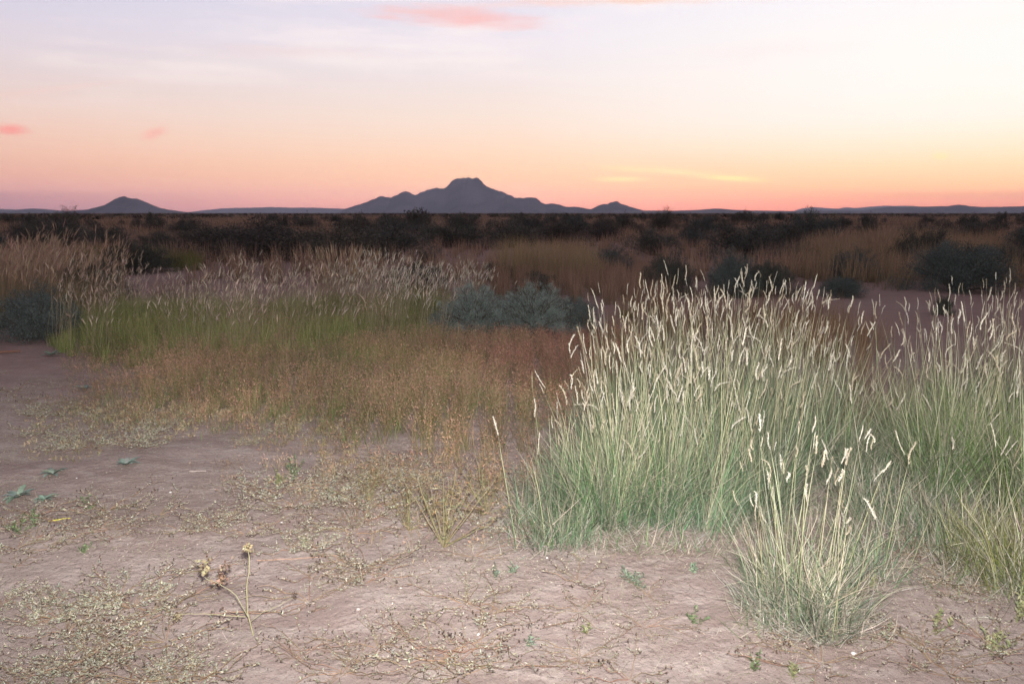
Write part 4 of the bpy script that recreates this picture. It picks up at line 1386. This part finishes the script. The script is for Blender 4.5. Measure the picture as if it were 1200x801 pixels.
# rosettes of broad grey green leaves
def rosette(seed, n=11, L=0.09, W=0.028, col=(0.22, 0.28, 0.23)):
    r = np.random.default_rng(seed)
    g = Geo()
    for k in range(n):
        a = k * 2.399 + r.normal(0, 0.15)
        l = L * r.uniform(0.65, 1.15)
        el0 = r.uniform(0.35, 0.8)
        t = np.linspace(0, 1, 7)
        ang = el0 - 0.9 * t
        x = np.concatenate([[0], np.cumsum(np.cos(ang[:-1]) * l / 6)]); z = np.concatenate([[0], np.cumsum(np.sin(ang[:-1]) * l / 6)]) + 0.006
        z = np.maximum(z, 0.005)
        w = W * 0.5 * np.sin(np.clip(t * 0.94 + 0.05, 0, 1) * math.pi) ** 0.75
        dirv = np.array([math.cos(a), math.sin(a)]); sd_ = np.array([-math.sin(a), math.cos(a)])
        rows = []
        for i_ in range(7):
            c = dirv * x[i_]
            for s_, dz in ((-1, 0.25), (0, -0.1), (1, 0.25)):
                rows.append([c[0] + sd_[0] * w[i_] * s_, c[1] + sd_[1] * w[i_] * s_, z[i_] + dz * w[i_]])
        q = np.arange(6)[:, None] * 3 + np.arange(2)[None, :]
        Fc = np.stack([q, q + 1, q + 4, q + 3], 2).reshape(-1, 4)
        g.add(rows, Fc, jit(1, col, 0.15, 0.05, r)[0])
    return g.mesh('leaf_rosette', M_WEED, True)


for k, (px, py, s, label) in enumerate([
    (148, 545, 1.05, 'grey green leaf rosette right of the others on the left soil'),
    (62, 556, 1.0, 'flat star shaped rosette above the wide one at the left'),
    (22, 584, 1.15, 'widest grey green rosette at the left edge'),
    (52, 586, 0.8, 'small pointed rosette beside the widest one'),
    (60, 418, 1.2, 'grey green broad leaved plant on the dark soil under the left bush'),
    (165, 440, 1.2, 'grey green broad leaved plant at the left end of the reddish grass'),
    (178, 446, 1.0, 'smaller broad leaved plant just right of the one at the reddish grass end'),
    (100, 456, 1.1, 'low broad leaved plant between the bare patch and the weed mat at the left')]):
    o = obj('rosette_plant', rosette(700 + k, 9 + k % 4), None, None)
    x, y = gpt(px, py)
    o.location = (x, y, gz(x, y)); o.scale = (s, s, s)
    tag(o, label, 'rosette', 'broad leaved rosettes')

# upright leafy sprouts
def sprout(seed, h=0.09, nst=5, col=(0.13, 0.20, 0.07), leaf=0.016, nl=14, spread=0.5):
    r = np.random.default_rng(seed)
    gs, gl = Geo(), Geo()
    for k in range(nst):
        a = r.uniform(0, 6.283); L = h * r.uniform(0.5, 1.15); ln = abs(r.normal(spread, 0.25))
        t = np.linspace(0, 1, 6)
        pts = np.stack([np.cos(a) * np.sin(ln) * L * t, np.sin(a) * np.sin(ln) * L * t, L * np.cos(ln) * t ** 0.9 - 0.003], 1) + r.normal(0, 0.0015, (6, 3))
        tube(gs, pts, 0.0014, 0.0008, np.array(col) * 0.9, 4)
        u = np.linspace(0.2, 1, nl) * 4.999
        i_ = np.minimum(u.astype(int), 4)
        c = pts[i_] + (pts[i_ + 1] - pts[i_]) * (u - i_)[:, None]
        D = r.normal(0, 1, (nl, 3)) * np.array([1, 1, 0.5]) + np.array([0, 0, 0.7])
        leaves(gl, c, leaf * r.uniform(0.7, 1.4, nl), leaf * 0.38 * np.ones(nl), jit(nl, col, 0.2, 0.07, r), r, D)
    return gs.mesh('stems', M_WEED), gl.mesh('leaves', M_WEED)


GRN = (0.145, 0.19, 0.095); YEL = (0.23, 0.235, 0.12); BLU = (0.17, 0.21, 0.15)
for k, (px, py, h, nst, col, label) in enumerate([
    (105, 596, 0.075, 5, GRN, 'green leafy sprout right of the rosettes'),
    (43, 622, 0.09, 5, GRN, 'green sprout below the small rosette at the left edge'),
    (24, 630, 0.10, 5, GRN, 'tall green sprout nearest the left edge'),
    (98, 650, 0.06, 4, GRN, 'small green sprout lower down on the left soil'),
    (328, 568, 0.10, 9, YEL, 'bushy yellow green sprout where the reddish grass begins'),
    (345, 560, 0.13, 8, GRN, 'taller green sprout behind the bushy yellow green one'),
    (358, 636, 0.05, 4, YEL, 'tiny yellow green sprout on the open soil left of the umbel weed'),
    (738, 684, 0.09, 8, BLU, 'branching grey green sprout below the tall grass'),
    (748, 690, 0.05, 5, BLU, 'low grey green sprout touching the branching one'),
    (812, 672, 0.05, 6, BLU, 'small grey green sprout left of the front tussock'),
    (815, 735, 0.07, 4, GRN, 'lean sprout on the soil left of the front tussock foot'),
    (688, 742, 0.045, 3, YEL, 'tiny yellowish sprout in the bottom middle soil'),
    (580, 678, 0.06, 4, BLU, 'small sprout left of the white pebble'),
    (600, 672, 0.05, 4, BLU, 'small forked sprout nearest the white pebble'),
    (500, 590, 0.06, 5, YEL, 'yellowish sprout left of the umbel weed'),
    (885, 790, 0.06, 4, GRN, 'green sprout at the bottom edge before the front tussock'),
    (928, 798, 0.05, 4, YEL, 'yellow sprout at the bottom edge right of the green one'),
    (1095, 745, 0.10, 5, YEL, 'thin yellowish sprout right of the front tussock'),
    (1160, 770, 0.11, 5, YEL, 'thin yellowish sprout near the lower right corner'),
    (1020, 690, 0.05, 6, YEL, 'bright yellow green sprout at the right foot of the front tussock'),
    (1190, 730, 0.14, 6, YEL, 'leggy yellow green sprout by the right edge'),
    (625, 622, 0.07, 6, YEL, 'yellow green sprout at the left foot of the tall grass'),
    (645, 640, 0.05, 5, GRN, 'low green sprout in front of the tall grass left end'),
    (620, 760, 0.04, 3, BLU, 'tiny grey sprout low in the bottom middle'),
    ]):
    st, lv = sprout(750 + k, h, nst, col, leaf=0.016 if h < 0.1 else 0.02)
    x, y = gpt(px, py)
    t = thing('weed_sprout', label, 'sprout', (x, y, gz(x, y)), 0, 'leafy sprouts on the soil')
    obj('stems', st, t); obj('leaves', lv, t)

# dried forked stalk with withered flower heads
def at_px(px, base_d, h_px_y):
    """point at depth base_d seen at a pixel"""
    d = pixdir(px, h_px_y)
    t = base_d / d[1]
    return np.array([d[0] * t, base_d, CAM_H + d[2] * t])


bx_, by_ = gpt(297, 742)
base = np.array([bx_, by_, gz(bx_, by_)])
dw = thing('dried_stalk', 'dried pale forked stalk with withered brown flower heads on the lower left soil', 'dry weed', tuple(base))
STC = (0.34, 0.31, 0.18)


def stalk(pixels, depth, r0, r1):
    g = Geo()
    pts = np.array([at_px(px, by_ + dd, py) - base for (px, py, dd) in pixels])
    n = 14
    t = np.linspace(0, len(pts) - 1, n)
    P = np.stack([np.interp(t, np.arange(len(pts)), pts[:, i_]) for i_ in range(3)], 1)
    P[1:-1] = 0.25 * P[:-2] + 0.5 * P[1:-1] + 0.25 * P[2:]
    P[1:-1] += rng.normal(0, 0.0012, P[1:-1].shape)
    tube(g, P, r0 * 0.8, r1 * 0.8, jit(1, STC, 0.08, 0.04)[0], 6)
    obj('stem', g.mesh('stem', M_WEED), dw)
    return P


stalk([(297, 744, 0.0), (290, 715, 0.0), (289, 690, 0.01), (293, 665, 0.02), (291, 645, 0.03)], 0, 0.0030, 0.0016)
stalk([(291, 722, 0.0), (276, 695, -0.01), (258, 684, -0.02), (240, 676, -0.03)], 0, 0.0024, 0.0012)
stalk([(288, 722, 0.0), (262, 720, -0.01), (238, 718, -0.01), (208, 719, -0.02)], 0, 0.0018, 0.0010)
stalk([(294, 728, 0.0), (306, 718, 0.0), (322, 711, 0.01), (343, 700, 0.02)], 0, 0.0016, 0.0009)


def flower_head(px, py, dd, size, n=60, col=(0.28, 0.235, 0.14)):
    r = np.random.default_rng(int(px * 3 + py))
    g = Geo()
    c = at_px(px, by_ + dd, py) - base
    P = c + r.normal(0, size * 0.38, (n, 3))
    P[:, 2] = np.maximum(P[:, 2], 0.012)
    leaves(g, P, size * 0.55 * r.uniform(0.6, 1.3, n), size * 0.38 * np.ones(n), np.where((r.random(n) < 0.25)[:, None], jit(n, (0.10, 0.06, 0.04), 0.2, 0.05, r), jit(n, col, 0.2, 0.06, r)), r)
    obj('flower_head', g.mesh('flower_head', M_WEED), dw)


flower_head(240, 662, -0.03, 0.030)
flower_head(258, 678, -0.02, 0.028, col=(0.24, 0.155, 0.11))
flower_head(264, 664, 0.01, 0.026, col=(0.20, 0.14, 0.11))
flower_head(290, 640, 0.03, 0.022)
flower_head(208, 722, -0.02, 0.016)
flower_head(345, 695, 0.02, 0.012, 30, (0.06, 0.04, 0.03))

# brown umbel weeds
def umbel_weed(seed, n=14, h=(0.25, 0.42)):
    r = np.random.default_rng(seed)
    gs, gh, gl = Geo(), Geo(), Geo()
    for k in range(n):
        a = r.uniform(0, 6.283); L = r.uniform(*h); ln = abs(r.normal(0.25, 0.55))
        t = np.linspace(0, 1, 7)
        pts = np.stack([np.cos(a) * np.sin(ln) * L * t, np.sin(a) * np.sin(ln) * L * t, L * np.cos(ln) * t], 1) + r.normal(0, 0.004, (7, 3)) * t[:, None]
        pts[0, 2] = -0.004
        tube(gs, pts, 0.0022, 0.001, jit(1, (0.26, 0.225, 0.12), 0.15, 0.06, r)[0], 4)
        tipn = int(r.integers(3, 7))
        for q in range(tipn):
            p0 = pts[int(r.integers(4, 7))]
            e = p0 + r.normal(0, 0.028, 3) + np.array([0, 0, 0.015])
            tube(gs, np.stack([p0, (p0 + e) / 2 + r.normal(0, 0.002, 3), e]), 0.0008, 0.0006, (0.25, 0.22, 0.10), 3)
            m = 9
            leaves(gh, e + r.normal(0, 0.005, (m, 3)), 0.008 * r.uniform(0.6, 1.4, m), 0.005 * np.ones(m), jit(m, (0.20, 0.13, 0.07), 0.3, 0.08, r), r)
        m = 8
        i_ = r.integers(1, 6, m)
        leaves(gl, pts[i_], 0.03 * r.uniform(0.5, 1.3, m), 0.008 * np.ones(m), jit(m, (0.20, 0.19, 0.11), 0.2, 0.07, r), r)
    return gs.mesh('stems', M_WEED), gh.mesh('flower_heads', M_WEED), gl.mesh('leaves', M_WEED)


for k, (px, py, s, label) in enumerate([
    (520, 640, 0.95, 'brown umbel weed with yellow green stems on the soil left of the tall grass'),
    (478, 618, 0.7, 'smaller brown umbel weed left of the biggest one'),
    (430, 590, 0.6, 'low brown umbel weed at the edge of the reddish grass'),
    (570, 600, 0.8, 'brown umbel weed between the biggest one and the tall grass')]):
    st, hd, lv = umbel_weed(800 + k, 19)
    x, y = gpt(px, py)
    t = thing('umbel_weed', label, 'weed', (x, y, gz(x, y)), 0, 'brown umbel weeds', s)
    obj('stems', st, t); tag(obj('flower_heads', hd, t), kind='stuff'); obj('leaves', lv, t)

# ------------------------------------------------------------------ small loose things on the soil
def twig(px0, py0, px1, py1, rad, col, label, wig=0.01):
    x0, y0 = gpt(px0, py0); x1, y1 = gpt(px1, py1)
    n = 9
    t = np.linspace(0, 1, n)
    X = x0 + (x1 - x0) * t + rng.normal(0, wig * 0.3, n); Y_ = y0 + (y1 - y0) * t + rng.normal(0, wig * 0.3, n)
    zz = ground_h(X, Y_) + rad + 0.002
    P = np.stack([X - x0, Y_ - y0, zz - zz[0]], 1)
    g = Geo(); tube(g, P, rad, rad * 0.6, col, 6)
    o = obj('twig', g.mesh('twig', M_STEM), None, (x0, y0, zz[0]))
    tag(o, label, 'twig', 'fallen twigs')


twig(58, 616, 82, 611, 0.004, (0.50, 0.46, 0.08), 'short yellow twig lying below the rosettes')
twig(222, 551, 242, 550, 0.004, (0.42, 0.36, 0.32), 'grey twig lying on the upper soil left of the yellow green sprout')
twig(-20, 419, 26, 415, 0.018, (0.20, 0.10, 0.07), 'reddish brown stick on the dark soil at the left edge', 0.03)
twig(1108, 655, 1124, 664, 0.005, (0.42, 0.20, 0.08), 'orange brown dry stem bit right of the front tussock')
twig(300, 655, 410, 648, 0.0016, (0.42, 0.26, 0.18), 'long thin straw lying behind the dried forked stalk')
twig(905, 745, 935, 690, 0.0015, (0.12, 0.08, 0.05), 'dark thin straw leaning at the foot of the front tussock')
for (px, py, az_, label) in [(1138, 728, 0.1, 'pale fallen seed head on the soil at the lower right'), (1128, 660, 1.0, 'pale fallen seed head among litter right of the front tussock')]:
    x, y = gpt(px, py)
    o = obj('fallen_seed_head', HEADS[2], None, (x, y, gz(x, y) + 0.008))
    o.rotation_euler = (0, R(88), az_); o.scale = (0.09, 0.09, 0.075)
    tag(o, label, 'seed head')

M_STONE = rock_mat('pale_stone', (0.45, 0.42, 0.40), (0.62, 0.60, 0.58), 60)


def pebble(px, py, rad, label, seed, grp='pebbles on the soil'):
    import bmesh
    bm = bmesh.new()
    bmesh.ops.create_icosphere(bm, subdivisions=2, radius=rad)
    r = np.random.default_rng(seed)
    k = r.uniform(0.7, 1.2, 3); k[2] *= 0.65
    for v in bm.verts:
        q = 1 + 0.16 * float(vnoise(np.array([v.co.x / rad * 1.3 + seed]), np.array([v.co.y / rad * 1.3 + v.co.z / rad]), seed)[0])
        v.co = Vector((v.co.x * k[0] * q, v.co.y * k[1] * q, v.co.z * k[2] * q))
    me = bpy.data.meshes.new('pebble'); bm.to_mesh(me); bm.free()
    me.materials.append(M_STONE)
    x, y = gpt(px, py)
    o = obj('pebble', me, None, (x, y, gz(x, y) + rad * 0.25))
    tag(o, label, 'pebble', grp)


pebble(641, 653, 0.007, 'white pebble on the soil in front of the tall grass left end', 3)
PB = [(150, 640), (420, 715), (560, 745), (700, 780), (250, 790), (470, 690), (820, 770), (330, 610), (1000, 770), (1090, 790), (90, 560), (200, 575)]
for k, (px, py) in enumerate(PB):
    pebble(px, py, 0.004 + 0.002 * (k % 3), '%s tiny pale pebble from the left on the bare foreground soil' % WORDS[sorted(PB).index((px, py))], 20 + k, 'tiny pale pebbles on the foreground soil')
